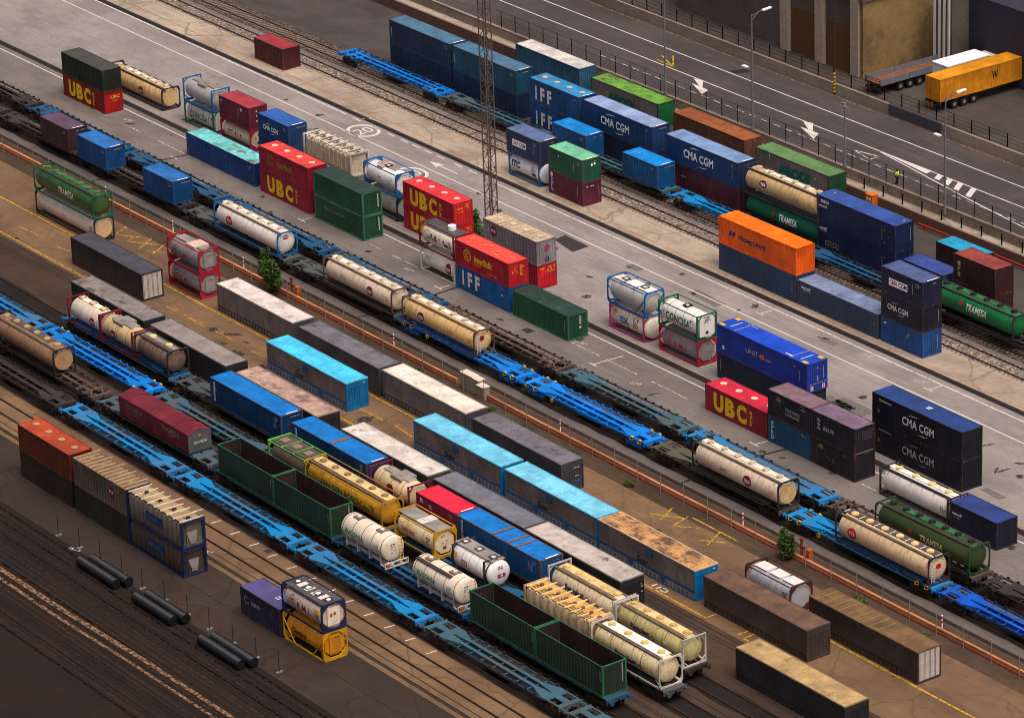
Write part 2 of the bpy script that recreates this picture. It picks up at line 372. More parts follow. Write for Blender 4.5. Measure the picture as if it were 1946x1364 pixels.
def swap_body(label,x0,y0,z0,L,H,ms,mr,mrim,W=2.5,me=None,straps=True,ribs=True,group=None,door=None,stripe=None,rail=None,mstrap=None):
    """curtain-sided swap body: smooth sides with fine pleats, flush roof with a rim, strap buckles along the bottom"""
    o=thing('freight_box',label,'freight box',(x0+L/2,y0+W/2,z0),group); a=L/2; b=W/2; ref=dict(o=o,L=L,W=W,H=H)
    f=MB()
    for sy in (-1,1):
        f.box(-a,a,sy*b-(.08 if sy>0 else 0),sy*b+(0 if sy>0 else .08),.02,.2)
        for sx in (-1,1): f.box(sx*a-(.12 if sx>0 else 0),sx*a+(0 if sx>0 else .12),sy*b-(.12 if sy>0 else 0),sy*b+(0 if sy>0 else .12),.2,H-.1)
    for sx in (-1,1): f.box(sx*a-(.1 if sx>0 else 0),sx*a+(0 if sx>0 else .1),-b+.08,b-.08,.02,.2)
    f.box(-a+.1,a-.1,-b+.08,b-.08,.1,.18)
    f.obj('frame',me or ms,o)
    r=MB()
    for sy in (-1,1): r.box(-a-.02,a+.02,sy*(b+.02)-(.1 if sy>0 else 0),sy*(b+.02)+(0 if sy>0 else .1),H-.1,H+.012)
    for sx in (-1,1): r.box(sx*(a+.02)-(.1 if sx>0 else 0),sx*(a+.02)+(0 if sx>0 else .1),-b+.08,b-.08,H-.1,H+.012)
    r.obj('roof_rim',mrim,o)
    t=MB()
    if ribs: t.ridged(-a+.08,a-.08,-b+.08,b-.08,H+.004,.36,.03)
    else: t.box(-a+.08,a-.08,-b+.08,b-.08,H-.06,H-.002)
    t.obj('roof',mr,o)
    for sy in (-1,1):
        c=MB(); n=int(L/.24); pts=[]
        for i in range(n+1):
            x=-a+.12+(L-.24)*i/n; pts.append((x,(.012 if i%2 else 0)+R.uniform(0,.006)))
        vs=[]
        for x,d in pts:
            for z in (.2,H-.1): vs.append((x,sy*(b-.014-d),z))
        c.add(vs,[(2*i,2*i+2,2*i+3,2*i+1) if sy<0 else (2*i+1,2*i+3,2*i+2,2*i) for i in range(n)]); c.obj('curtain',ms,o)
    if straps:
        s=MB(); n=int(L/.55)
        for i in range(n):
            x=-a+.3+(L-.6)*i/(n-1); s.box(x-.03,x+.03,-b-.006,-b+.01,.08,.62); s.box(x-.05,x+.05,-b-.012,-b-.006,.2,.3)
        s.box(-a+.2,a-.2,-b-.005,-b+.01,.58,.64)
        s.obj('strap_row',mstrap or DARKM,o)
    if stripe:
        s=MB(); s.box(-a+.13,a-.13,-b-.004,-b+.012,.68,.9); s.box(-a+.13,a-.13,-b-.004,-b+.012,.94,.98)
        for k in (1,2):
            x=-a+L*k/3; s.box(x-.35,x+.35,-b-.007,-b+.012,.2,.66)
        s.obj('stripe',stripe,o)
    MB().panel('y',-(a-.02),-1,-b+.12,b-.12,.2,H-.1,.3,.03).obj('end_panel',me or ms,o)
    if door:
        for k in range(4):
            y=-b+.14+(W-.28)*k/4; d=MB(); d.box(a-.05,a-.015,y+.02,y+(W-.28)/4-.02,.22,H-.12); dd=d.obj('door_panel',door,o)
            MB().cyl((a+.005,y+.1,.24),(a+.005,y+.1,H-.15),.02,8).obj('locking_bar',GREY,dd)
    else:
        e=MB(); e.box(a-.03,a-.012,-b+.12,b-.12,H-.62,H-.1); e.panel('y',a-.02,1,-b+.12,b-.12,.2,H-.62,.3,.05); e.obj('end_panel',me or ms,o)
    return ref

# ------------------------------------------------------------------ tank containers
def plate_end(mb,x,b,z0,z1,cz,r,t=.1,n=32,oct_=False):
    """square plate with a round (or eight-sided) opening"""
    cy=0; out=[];inn=[]
    hz=(z1-z0)/2; mz=(z0+z1)/2
    for i in range(n):
        a=2*PI*(i+.5)/n; ca,sa=math.cos(a),math.sin(a)
        k=min(b/abs(ca) if abs(ca)>1e-6 else 9,hz/abs(sa) if abs(sa)>1e-6 else 9); out.append((ca*k,mz+sa*k))
        if oct_:
            q=round(a/(PI/4))*PI/4; rr=r/math.cos(a-q); inn.append((ca*rr,cz+sa*rr))
        else:
            rr=(b-.1)/((abs(ca)**4.5+abs(sa)**4.5)**(1/4.5)); inn.append((ca*rr,mz+sa*rr*(hz-.11)/(b-.1)))
    for s,xx in ((1,x),(-1,x-t)):
        vs=[(xx,y,z) for y,z in out]+[(xx,y,z) for y,z in inn]
        mb.add(vs,[(i,(i+1)%n,(i+1)%n+n,i+n) for i in range(n)])
    mb.add([(x,y,z) for y,z in inn]+[(x-t,y,z) for y,z in inn],[(i,(i+1)%n,(i+1)%n+n,i+n) for i in range(n)])
    mb.add([(x,y,z) for y,z in out]+[(x-t,y,z) for y,z in out],[(i,(i+1)%n,(i+1)%n+n,i+n) for i in range(n)])
def dished(l0,l1,r,d=.38):
    pr=[]
    for i in range(7):
        t=i/6*PI/2; pr.append((l0+d-d*math.cos(t),max(.02,r*math.sin(t)) if i else .02))
    pr2=[(l0+l1-x,q) for x,q in reversed(pr)]
    return pr+pr2
def tank(label,x0,y0,z0,L,H,mt,mf,r=1.12,W=2.44,ends='plate',top=False,bottom=True,diag=False,bands=0,mband=None,holes=0,mhole=None,
         walk=None,wl=.62,ww=.62,ledge=None,cz=None,inset=.12,group=None,cab=None,ladder=False,boxes=0,mbox=None,frame_x=None,rail_m=None,hump=None,name='tank_container'):
    o=thing(name,label,'tank container',(x0+L/2,y0+W/2,z0),group); a=L/2; b=W/2; cz=cz or (H/2+.06)
    ref=dict(o=o,L=L,W=W,H=H,r=r,cz=cz,xe=a-inset)
    pr=dished(-a+inset,a-inset,r)
    MB().lathe(pr,0,cz,36).obj('tank',mt,o)
    f=MB(); p=.14
    fx=frame_x if frame_x is not None else a
    for sx in (-1,1):
        x=sx*fx
        if ends in('plate','oct'): plate_end(f,x if sx>0 else x+.12,b,0.002,H,cz,min(r*.985,b-.055),.12,oct_=(ends=='oct'))
        else:
            for sy in (-1,1): f.box(x-(p if sx>0 else 0),x+(0 if sx>0 else p),sy*b-(p if sy>0 else 0),sy*b+(0 if sy>0 else p),0,H)
            f.box(x-(.12 if sx>0 else 0),x+(0 if sx>0 else .12),-b+p,b-p,H-.12,H-.01); f.box(x-(.12 if sx>0 else 0),x+(0 if sx>0 else .12),-b+p,b-p,.01,.13)
            if ends=='post':
                for sy in (-1,1):
                    for z,zz in ((H-.12,H-.62),(.12,.62)): f.bar((x-sx*.06,sy*(b-.07),zz),(x-sx*.06,sy*(b-.57),z),.1,.08)
    for sy in (-1,1):
        if bottom: f.box(-fx+p,fx-p,sy*(b-.07)-.05,sy*(b-.07)+.05,.02,.16)
        if top: f.box(-fx+p,fx-p,sy*(b-.05)-.04,sy*(b-.05)+.04,H-.1,H-.02)
        if diag:
            f.bar((-fx+.1,sy*(b-.06),H-.7),(-fx+1.7,sy*(b-.06),.1),.09,.09); f.bar((fx-.1,sy*(b-.06),H-.7),(fx-1.7,sy*(b-.06),.1),.09,.09)
        for sx in (-1,1): f.bar((sx*(fx-.1),sy*(b-.2),.12),(sx*(fx-1.1),sy*(b-.5),cz-r*.82),.1,.1)
    f.obj('frame',mf,o)
    for k in range(bands):
        x=-a+inset+.42+(L-2*inset-.84)*(k+.5)/bands if bands>1 else 0
        MB().lathe([(x-.02,r-.02),(x-.02,r+.012),(x+.02,r+.012),(x+.02,r-.02)],0,cz,36).obj('band',mband or GREY,o)
    zt=cz+r
    if walk:
        w=MB(); x1=a*wl if wl<=1 else wl
        w.box(-x1,x1,-ww/2+.05,ww/2+.05,zt-.03,zt+.035); w.obj('walkway',walk,o)
    for k in range(holes):
        x=-a+L*(k+.5)/holes; x*= .96
        h=MB(); h.cyl((x,.05,zt-.05),(x,.05,zt+.13),.34,20); h.cyl((x,.05,zt+.13),(x,.05,zt+.19),.25,18); h.box(x-.42,x+.42,.02,.08,zt+.03,zt+.1)
        h.obj('manhole_lid',mhole or OFFW,o)
    for k in range(boxes):
        x=-a+L*(k+.5)/boxes*1.0
        h=MB(); s=.34
        h.box(x-s,x+s,-.3,-.24,zt-.06,zt+.14); h.box(x-s,x+s,.34,.4,zt-.06,zt+.14); h.box(x-s,x-s+.05,-.24,.34,zt-.06,zt+.14); h.box(x+s-.05,x+s,-.24,.34,zt-.06,zt+.14); h.box(x-s+.05,x+s-.05,-.24,.34,zt-.04,zt+.0)
        q=h.obj('spill_box',mbox or DARKM,o); MB().cyl((x,.05,zt),(x,.05,zt+.12),.19,16).obj('manhole_lid',mhole or OFFW,q)
    if ledge:
        g=MB(); al=math.radians(60)
        for sy in (-1,1):
            y=sy*(r+.03)*math.cos(al); z=cz+(r+.03)*math.sin(al); g.box(-a+.14,a-.14,y-.13,y+.13,z-.015,z+.07)
            for k in range(6):
                x=-a+L*(k+.5)/6; g.bar((x,y,z),(x,sy*(r+.02)*math.cos(al*.62),cz+(r+.02)*math.sin(al*.62)),.03,.03)
        g.obj('side_rail',ledge,o)
    if hump:
        h=MB(); h.box(hump[0]-hump[1]/2,hump[0]+hump[1]/2,-.75,.95,zt-.2,zt+.05); h.box(hump[0]-.3,hump[0]+.3,-.2,.35,zt+.05,zt+.12); h.obj('top_platform',hump[2],o)
    if cab:
        e=MB(); e.box(a-.16,a-.02,-cab[0]/2,cab[0]/2,cz-cab[1]/2,cz+cab[1]/2); e.obj('valve_cabinet',cab[2],o); ref['xe']=a-.02
    if ends=='oct':
        q=1.0; e=MB(); vs=[(a-.135,q*math.cos(PI/8+k*PI/4)*1.06,cz+q*math.sin(PI/8+k*PI/4)*1.06) for k in range(8)]; e.add(vs+[(x-.03,y,z) for x,y,z in vs],[tuple(range(8))]+[(k,k+8,(k+1)%8+8,(k+1)%8) for k in range(8)]); e.obj('end_cover',mt,o)
        if not cab: ref['xe']=a-.135
    if ladder:
        l=MB(); 
        for y in (-.85,-.5): l.bar((a-.03,y,.3),(a-.03,y,H-.3),.035)
        for k in range(7): l.bar((a-.03,-.85,.4+.26*k),(a-.03,-.5,.4+.26*k),.03)
        l.obj('ladder',rail_m or OFFW,o)
    return ref

def silo_box(label,x0,y0,z0,L,H,mb_,mr,ms,mf,nrib=10,nslat=9,W=2.44,holes=6,frame_ends=True,bulge=True,group=None,name='bulk_container',cat='bulk container',knob=None,slots=None):
    """bulk container whose sides are a row of rounded vertical cells"""
    o=thing(name,label,cat,(x0+L/2,y0+W/2,z0),group); a=L/2;b=W/2; ref=dict(o=o,L=L,W=W,H=H)
    body=MB(); n=nrib; p=(L-.5)/n
    for sy in (-1,1):
        vs=[];K=6
        for i in range(n):
            for k in range(K):
                t=k/K; x=-a+.25+p*(i+t); d=.1*math.sin(PI*t) if bulge else (.0 if .1<t<.9 else -.07); vs.append((x,d))
        vs.append((a-.25,0)); V=[]
        zs=[(.18,-.1),(.45,0),(H-.45,0),(H-.16,-.16)]
        for x,d in vs:
            for z,q in zs: V.append((x,sy*(b-.13+d+q),z))
        m=len(zs); F=[]
        for i in range(len(vs)-1):
            for k in range(m-1):
                F.append((i*m+k,(i+1)*m+k,(i+1)*m+k+1,i*m+k+1) if sy<0 else (i*m+k+1,(i+1)*m+k+1,(i+1)*m+k,i*m+k))
        body.add(V,F,0,bulge)
    for sx in (-1,1):
        x=sx*(a-.25); body.add([(x,-b+.2,.18),(x,b-.2,.18),(x,b-.24,H-.16),(x,-b+.24,H-.16)],[(0,1,2,3)])
    body.box(-a+.2,a-.2,-b+.3,b-.3,H-.2,H-.1); body.box(-a+.2,a-.2,-b+.25,b-.25,.12,.2)
    body.obj('body',mb_,o)
    r=MB(); r.box(-a+.15,a-.15,-b+.28,b-.28,H-.1,H-.07); r.obj('roof',mr,o)
    f=MB()
    for sx in (-1,1):
        for sy in (-1,1): f.box(sx*a-(.17 if sx>0 else 0),sx*a+(0 if sx>0 else .17),sy*b-(.17 if sy>0 else 0),sy*b+(0 if sy>0 else .17),0,H)
        f.box(sx*a-(.14 if sx>0 else 0),sx*a+(0 if sx>0 else .14),-b+.17,b-.17,H-.16,H-.01); f.box(sx*a-(.14 if sx>0 else 0),sx*a+(0 if sx>0 else .14),-b+.17,b-.17,.01,.16)
    for sy in (-1,1): f.box(-a+.17,a-.17,sy*(b-.06)-.05,sy*(b-.06)+.05,.02,.15)
    f.obj('frame',mf,o)
    for k in range(nslat):
        x=-a+.35+(L-.7)*k/(nslat-1); s=MB(); s.box(x-.06,x+.06,-b+.1,b+.04,H-.07,H-.0); s.obj('roof_slat',ms,o)
    for k in range(holes):
        x=-a+L*(k+.5)/holes; h=MB(); h.cyl((x+.35,.05,H-.08),(x+.35,.05,H+.02),.2,14); h.bar((x+.05,-.3,H-.03),(x+.65,-.2,H-.03),.05); h.obj('hatch',slots or DARKM,o)
    if knob:
        q=MB()
        for i in range(n):
            x=-a+.25+p*(i+.5); q.cyl((x,-b+.16,H-.22),(x,-b+.16,H-.1),.09,8)
        q.obj('knob_row',knob,o)
    return ref

def gable_cover(label,x0,y0,z0,L,ms,mend,W=2.44,h0=2.0,h1=2.32):
    o=thing('covered_container',label,'covered container',(x0+L/2,y0+W/2,z0)); a=L/2;b=W/2; ref=dict(o=o,L=L,W=W,H=h1)
    for sy in (-1,1): MB().panel('x',sy*(b-.01),sy,-a+.05,a-.05,.15,h0,.5,.02).obj('side_panel',ms,o)
    t=MB(); pts=[(-b-.03,h0-.03),(0,h1),(b+.03,h0-.03)]
    n=7
    for i in range(n):
        x0_=-a+L*i/n; x1_=x0_+L/n
        for k in range(2):
            (y0_,z0_),(y1_,z1_)=pts[k],pts[k+1]; dz=.02*(i%2)
            t.add([(x0_,y0_,z0_+dz),(x1_,y0_,z0_+dz),(x1_,y1_,z1_+dz),(x0_,y1_,z1_+dz)],[(0,1,2,3)])
    t.obj('roof',ms,o)
    for sx in (-1,1):
        e=MB(); x=sx*(a-.02); e.add([(x,-b,.15),(x,b,.15)]+[(x,y,z) for y,z in reversed(pts)],[tuple(range(5))]); e.obj('end_panel',mend if sx>0 else ms,o)
    f=MB(); f.box(-a,a,-b,b,0,.15)
    f.obj('base_frame',DARKM,o)
    return ref

# ------------------------------------------------------------------ wagons
WM={}
def wagon_meshes(style,Lw):
    key=(style,round(Lw,1))
    if key in WM: return WM[key]
    h=Lw/2; d=MB(); zt=1.155
    def holes(sx):
        X=lambda x: sx*(h-x)
        def bx(x0,x1,y0,y1,z0=1.02,z1=zt):
            q=sorted((X(x0),X(x1))); d.box(q[0],q[1],y0,y1,z0,z1)
        bx(0,.14,-1.2,1.2,.78,zt)
        if style=='plate':
            bx(.14,.55,-1.08,1.08)
            bx(.55,1.85,-1.08,-.93); bx(.55,1.85,-.30,.30); bx(.55,1.85,.93,1.08)
            bx(1.85,2.7,-1.08,1.08)
            for sy in (-1,1):
                ya=[(2.7,.08,1.08),(3.5,.1,.86),(4.4,.2,.56)]
                for (xa,i0,o0),(xb,i1,o1) in zip(ya,ya[1:]):
                    for z in (zt,): 
                        d.add([(X(xa),sy*i0,z),(X(xb),sy*i1,z),(X(xb),sy*o1,z),(X(xa),sy*o0,z),(X(xa),sy*i0,z-.25),(X(xb),sy*i1,z-.25),(X(xb),sy*o1,z-.25),(X(xa),sy*o0,z-.25)],
                              [(0,1,2,3),(4,7,6,5),(0,4,5,1),(3,2,6,7),(0,3,7,4),(1,5,6,2)])
        else:
            bx(.14,.34,-1.1,1.1); bx(1.6,1.85,-1.1,1.1); bx(2.9,3.1,-1.1,1.1)
            for sy in (-1,1):
                d.bar((X(.3),sy*1.0,1.08),(X(1.7),sy*.2,1.08),.16,.12); d.bar((X(.3),sy*.2,1.07),(X(1.7),sy*1.0,1.07),.16,.11)
                d.bar((X(1.7),sy*.38,1.09),(X(4.4),sy*.38,1.09),.26,.12); d.bar((X(.2),sy*1.08,1.07),(X(3.2),sy*1.08,1.07),.12,.14)
    holes(-1); holes(1)
    for sy in (-1,1):
        d.box(-h+4.4,h-4.4,sy*.38-.16,sy*.38+.16,zt-.04,zt); d.box(-h+4.4,h-4.4,sy*.38-.03,sy*.38+.03,.72,zt-.04); d.box(-h+4.4,h-4.4,sy*.38-.14,sy*.38+.14,.68,.72)
        d.box(-h+2.2,h-2.2,sy*1.14-.05,sy*1.14+.05,.98,1.12)
    n=int((Lw-6)/1.55)
    for i in range(n+1):
        x=-h+3+(Lw-6)*i/n; d.box(x-.04,x+.04,-1.09,1.09,1.0,1.08)
    s=MB()
    for i in range(int(Lw/1.2)):
        x=-h+.9+(Lw-1.8)*i/(int(Lw/1.2)-1)
        for sy in (-1,1):
            if R.random()<.85: s.box(x-.13,x+.13,sy*1.17-.07,sy*1.17+.07,1.13,1.2+R.uniform(0,.09))
    for sy in (-1,1): s.box(-h+.75,h-.75,sy*1.17-.03,sy*1.17+.03,1.12,1.135)
    u=MB(); u.box(-1.6,1.6,-.7,.7,.4,.68); u.box(-2.6,-1.9,.5,.95,.45,.8); u.cyl((2.0,-.6,.62),(3.2,-.6,.62),.2,10); u.bar((-h+4,0,.62),(h-4,0,.62),.07)
    bo=MB()
    for sy in (-1,1):
        bo.box(-1.25,1.25,sy*1.0-.09,sy*1.0+.09,.5,.72); bo.box(-.35,.35,sy*1.0-.12,sy*1.0+.12,.3,.5)
        for sx in (-1,1): bo.box(sx*.9-.2,sx*.9+.2,sy*1.0-.13,sy*1.0+.13,.34,.62); bo.cyl((sx*.55,sy*1.0,.3),(sx*.55,sy*1.0,.56),.09,8)
    bo.box(-.25,.25,-.95,.95,.55,.85)
    wh=MB()
    for sy in (-1,1):
        wh.cyl((0,sy*.83-.06,.46),(0,sy*.83+.06,.46),.45,20); wh.cyl((0,sy*.76-.02,.46),(0,sy*.76+.02,.46),.5,20)
    wh.cyl((0,-.95,.46),(0,.95,.46),.08,10)
    bu=MB(); bu.cyl((0,0,0),(.36,0,0),.09,10); bu.cyl((.36,0,0),(.42,0,0),.22,14)
    ck=MB(); ck.box(0,.3,-.06,.06,-.06,.06); ck.bar((.25,0,0),(.34,0,-.3),.06)
    hw=MB()
    for i in range(14):
        a0,a1=2*PI*i/14,2*PI*(i+1)/14; hw.bar((.22*math.cos(a0),0,.22*math.sin(a0)),(.22*math.cos(a1),0,.22*math.sin(a1)),.04)
    for k in range(3): hw.bar((0,0,0),(.2*math.cos(k*2.1),0,.2*math.sin(k*2.1)),.03)
    hr=MB()
    for x in (-h+.7,-h+1.9,h-.7,h-1.9):
        for sy in (-1,1):
            hr.bar((x-.25,sy*1.2,1.16),(x-.2,sy*1.22,.85),.06); hr.bar((x-.2,sy*1.22,.85),(x+.25,sy*1.22,1.0),.06); hr.box(x-.06,x+.2,sy*1.15-.09,sy*1.15+.09,1.16,1.26)
    WM[key]=[q.mesh(nm,[DARKM]) for nm,q in (('deck_frame',d),('spigot_row',s),('underframe_gear',u),('bogie',bo),('wheelset',wh),('buffer',bu),('coupling',ck),('handwheel',hw),('grab_handle',hr))]
    return WM[key]
def wagon(label,x0,x1,cy,md,style='plate',mg=None,mdk=None,group=None,handles=None,hw=None):
    Lw=round(x1-x0,1); M=wagon_meshes(style,Lw); h=Lw/2; mg=mg or UNDER; mdk=mdk or UNDER
    o=thing('flat_wagon',label,'rail wagon',((x0+x1)/2,cy,.12),group)
    def part(nm,me,par,loc=(0,0,0),mat=None,rz=0):
        q=link(nm,me,par,loc,rz); q.material_slots[0].link='OBJECT'; q.material_slots[0].material=mat; return q
    part('deck_frame',M[0],o,mat=md); part('spigot_row',M[1],o,mat=mg if handles is None else md); part('underframe_gear',M[2],o,mat=mdk)
    for sx in (-1,1):
        b=part('bogie',M[3],o,(sx*(h-1.75),0,0),mdk)
        for k in (-1,1): part('wheelset',M[4],b,(k*.9,0,0),WHEEL)
        for sy in (-1,1): part('buffer',M[5],o,(sx*h,sy*.95,.98),md,0 if sx>0 else PI)
        part('coupling',M[6],o,(sx*h,0,.95),UNDER,0 if sx>0 else PI)
    part('handwheel',M[7],o,(-h+4.6,-1.24,.85),hw or UNDER)
    if handles: part('grab_handle',M[8],o,mat=handles)
    return o
UNDER=plain((44,36,32),.75,.2,var=.3); WHEEL=plain((58,46,40),.6,.3,var=.25)
# ------------------------------------------------------------------ ground
XA,XB=-260,240
M_ASPH=ground('asphalt',(158,149,144),(138,129,124),(104,95,91),.6,.5,.5,spots=.2,cracks=.0,patch=.22)
M_ASPH2=ground('asphalt_dark',(128,119,114),(112,103,98),(80,72,68),.5,.5,.45,spots=.2,patch=.25)
M_TRACKPAVE=ground('track_paving',(112,102,97),(97,88,83),(68,59,55),.5,.6,.45,spots=.2,patch=.2)
M_ROAD=ground('road_asphalt',(84,76,74),(72,65,63),(54,48,46),.45,.55,.4,spots=.1)
M_CONC=ground('concrete',(182,166,148),(160,143,128),(104,90,80),.6,.3,.5,spots=.3,cracks=.8,patch=.2)
M_BROWN=ground('stained_concrete',(138,108,80),(104,82,64),(58,45,37),.65,.55,.6,spots=.3,cracks=.5,patch=.45)
M_TAN=ground('concrete_apron',(136,106,78),(108,84,64),(62,48,38),.55,.4,.5,spots=.2,cracks=.7,patch=.3)
M_MZONE=ground('track_boards',(82,64,52),(66,52,43),(40,31,27),.55,.65,.5,spots=.25)
M_DARK=ground('yard_paving',(66,54,46),(54,44,38),(36,29,26),.5,.35,.45,spots=.25,cracks=.6,patch=.3)
M_SOIL=ground('soil',(44,31,23),(34,25,19),(24,18,15),.6,.7,.6,spots=.2,bump=.5)
M_DIRT=ground('verge_dirt',(88,70,54),(68,54,43),(46,40,28),.65,.5,.6,spots=.3,bump=.5)
M_BACK=ground('terminal_ground',(84,76,72),(70,62,58),(48,42,40),.5,.4,.5,spots=.2)
M_SLOT=ground('rail_slot',(50,44,42),(42,37,36),(30,27,26),.5,.5,.4)
M_BALL=ballastm((206,192,180),(112,100,92)); M_BALL2=ballastm((120,104,94),(60,50,46))
def strip(name,y0,y1,mat,z=0,x0=XA,x1=XB):
    mb=MB(); n=40
    vs=[]
    for i in range(n+1):
        x=x0+(x1-x0)*i/n; vs+=[(x,y0,z),(x,y1,z)]
    mb.add(vs,[(2*i,2*i+2,2*i+3,2*i+1) for i in range(n)])
    return structure(mb.obj(name,mat))
g=MB(); g.box(-2500,2500,-2500,2500,-1.2,-.9); structure(g.obj('terrain',M_SOIL))
ZR=2.25
strip('service_yard',46.9,170,M_BACK,ZR); strip('road',32.3,46.55,M_ROAD,ZR); strip('pavement',30.95,32.0,M_CONC,1.25)
strip('terminal_ground',17.9,30.65,M_BACK); strip('ballast_bed',13.9,17.9,M_BALL2); strip('track_walkway',13.25,13.9,M_ASPH2)
strip('ballast_bed',10.9,13.25,M_BALL); strip('concrete_strip',6.25,10.9,M_CONC); strip('crane_rail_slot',5.45,6.25,M_SLOT)
strip('asphalt_lane',-11.3,5.45,M_ASPH); strip('crane_rail_slot',-12.15,-11.3,M_SLOT); strip('stacking_lane',-19.6,-12.15,M_ASPH2)
strip('track_paving',-28.0,-19.6,M_TRACKPAVE); strip('verge',-32.4,-28.0,M_DIRT); strip('loading_yard',-43.7,-32.4,M_BROWN)
strip('track_zone',-64.15,-43.7,M_MZONE); strip('concrete_apron',-69.9,-64.15,M_TAN); strip('yard_paving',-77.35,-69.9,M_DARK); strip('soil_ground',-260,-77.35,M_SOIL)

# painted markings, 4 mm sheets
PW=worn((220,214,206),.35); PW2=worn((205,196,186),.62); PY=worn((216,154,30),.62); PY2=worn((200,140,48),.85); PYR=worn((214,162,28),.56); DKP=worn((44,38,36),.2)
PWC=worn((205,198,192),.1)
def lines(name,segs,w,mat,z=.004):
    mb=MB()
    for s in segs:
        (x0,y0),(x1,y1)=s[:2]; ww=s[2] if len(s)>2 else w; d=Vector((x1-x0,y1-y0,0)); L_=d.length; d/=L_; n_=Vector((-d.y,d.x,0))*ww/2; k=max(1,int(L_/6))
        vs=[]
        for i in range(k+1):
            p=Vector((x0,y0,z))+d*L_*i/k; vs+=[p-n_,p+n_]
        mb.add(vs,[(2*i,2*i+2,2*i+3,2*i+1) for i in range(k)])
    return structure(mb.obj(name,mat))
def flat(name,shapes,mat,z=.004):
    mb=MB()
    for (v,f),x,y,rot in shapes:
        c,s=math.cos(math.radians(rot)),math.sin(math.radians(rot)); mb.add([(x+a*c-b*s,y+a*s+b*c,z) for a,b in v],f)
    return structure(mb.obj(name,mat))
lines('lane_line',[((-170,2.5),(-98,2.1)),((-98,2.1),(60,1.2)),((60,1.2),(150,.9))],.16,PWC)
lines('lane_line',[((-170,5.5),(-69.5,5.05)),((-40,4.7),(150,4.5))],.15,PW)
lines('lane_dash',[((x,4.98-.003*(x+68)),(x+1.5,4.97-.003*(x+68))) for x in (-68,-64,-61.2,-58.6,-56.2,-54,-51.5,-48.2,-45.5)],.15,PW)
lines('lane_line',[((-170,-12.9),(-60,-12.95)),((-60,-12.95),(150,-13.25))],.15,PWC)
lines('parking_line',[((x,-15.75+.0*x),(x+L_,-15.75)) for x,L_ in ((-90,3),(-83,3.5),(-76,5.6),(-37.3,1),(-34.2,1.9),(-30.3,1.9),(-27.9,2.5),(.6,4.6),(6.3,5),(13.5,5.5),(44,5),(52,5))],.12,PW2)
lines('bay_mark',[((-45.4,-17.3),(-44,-17.3)),((-44.7,-17.3),(-44.6,-16.1)),((-70.8,-17.3),(-69.5,-17.3)),((6.0,-17.5),(7.1,-17.55)),((6.5,-17.5),(6.7,-14.0)),((30.5,-17.6),(31.8,-17.6)),((31.2,-17.6),(31.4,-16.2)),((6.3,2.8),(7.5,2.8)),((6.9,2.8),(6.95,4.4)),((31.2,2.9),(32.5,2.9)),((31.9,2.9),(32,4.5)),((-20.2,-17.4),(-18.9,-17.4)),((-19.4,-17.4),(-19.3,-16.0))],.13,PWC)
flat('speed_limit_marking',[(arc2d(1.42,1.78,n=40,sx=1.25),-63.6,3.4,0),(text2d('20',2.1,1.75,.0),-63.6,3.4,90),(arc2d(1.42,1.78,n=40,sx=1.25),-48.7,-.5,0),(text2d('20',2.1,1.75,.0),-48.7,-.5,90)],PWC)
flat('lane_arrow',[(poly2d([(-2.6,0),(-.6,-.55),(-.75,-.09),(2.6,-.09),(2.6,.09),(-.75,.09),(-.6,.55)]),-48.0,3.3,0)],PWC)
lines('concrete_edge_line',[((-150,7.9),(-82,7.75)),((-82,7.75),(-46,6.95)),((-46,6.95),(60,6.7))],.22,PY2,.005)
lines('concrete_bay_line',[((x,7.0),(x+1.2,10.6)) for x in range(-110,60,6)]+[((-150,10.3),(60,9.9))],.16,PY2)
lines('concrete_bay_line',[((x,9.2),(x+.3,10.4)) for x in range(-107,60,6)],.13,PW2)
lines('crane_lane_line',[((-100,-10.7),(110,-11.15))],.12,PY2)
lines('yard_edge_line',[((-140,-38.05),(130,-38.05))],.2,PYR)
lines('yard_lane_dash',[(( -33.2,-41),(-31.2,-41)),((-30.2,-40.9),(-26.3,-41)),((-24.5,-40.8),(-21.5,-40.7)),((-17.8,-40.9),(-15.5,-40.5)),((.8,-40.7),(4.4,-40.6)),((6,-40.4),(9.6,-40.7)),((-55.1,-41),(-53,-40.7)),((-63,-41),(-59,-40.8))],.14,PY)
lines('yard_lane_dash',[((-33.2,-40.6),(-31.2,-40.65)),((-30.2,-40.5),(-26.3,-40.6)),((-24.5,-40.4),(-21.5,-40.3)),((.8,-40.35),(4.4,-40.25)),((6,-40.05),(9.6,-40.3))],.12,PY2)
lines('yard_line',[((-140,-43.3),(56.5,-43.3)),((56.4,-43.3),(56.45,-42.1)),((60.6,-43.3),(60.65,-42.1)),((61.4,-42.1),(61.45,-43.3)),((61.4,-43.3),(68,-43.3))],.16,PYR)
def hatch_marks(x0):
    return [((x0,-34.2),(x0+3,-32.3)),((x0+1.7,-34.2),(x0+.4,-31.9)),((x0+3.4,-34.2),(x0+2.7,-31.9)),((x0+3.6,-34.1),(x0+5.2,-32.7)),((x0+7.2,-34.2),(x0+9.1,-32.8)),((x0+8.4,-34.3),(x0+7.1,-31.9)),((x0+3.2,-31.8),(x0+9.7,-31.8))]
lines('cross_hatching',hatch_marks(36.9)+[(( -51.5,-34.5),(-52.2,-33.3)),((-51.2,-34.4),(-48.6,-32.8)),((-48.8,-34.8),(-50.6,-32.1)),((-47.7,-34.5),(-46,-33.2)),((-46.5,-34.6),(-48.1,-32.1)),((-54,-34.6),(-55.2,-32.4)),((-54,-34.5),(-51.6,-33.0))],.14,PYR)
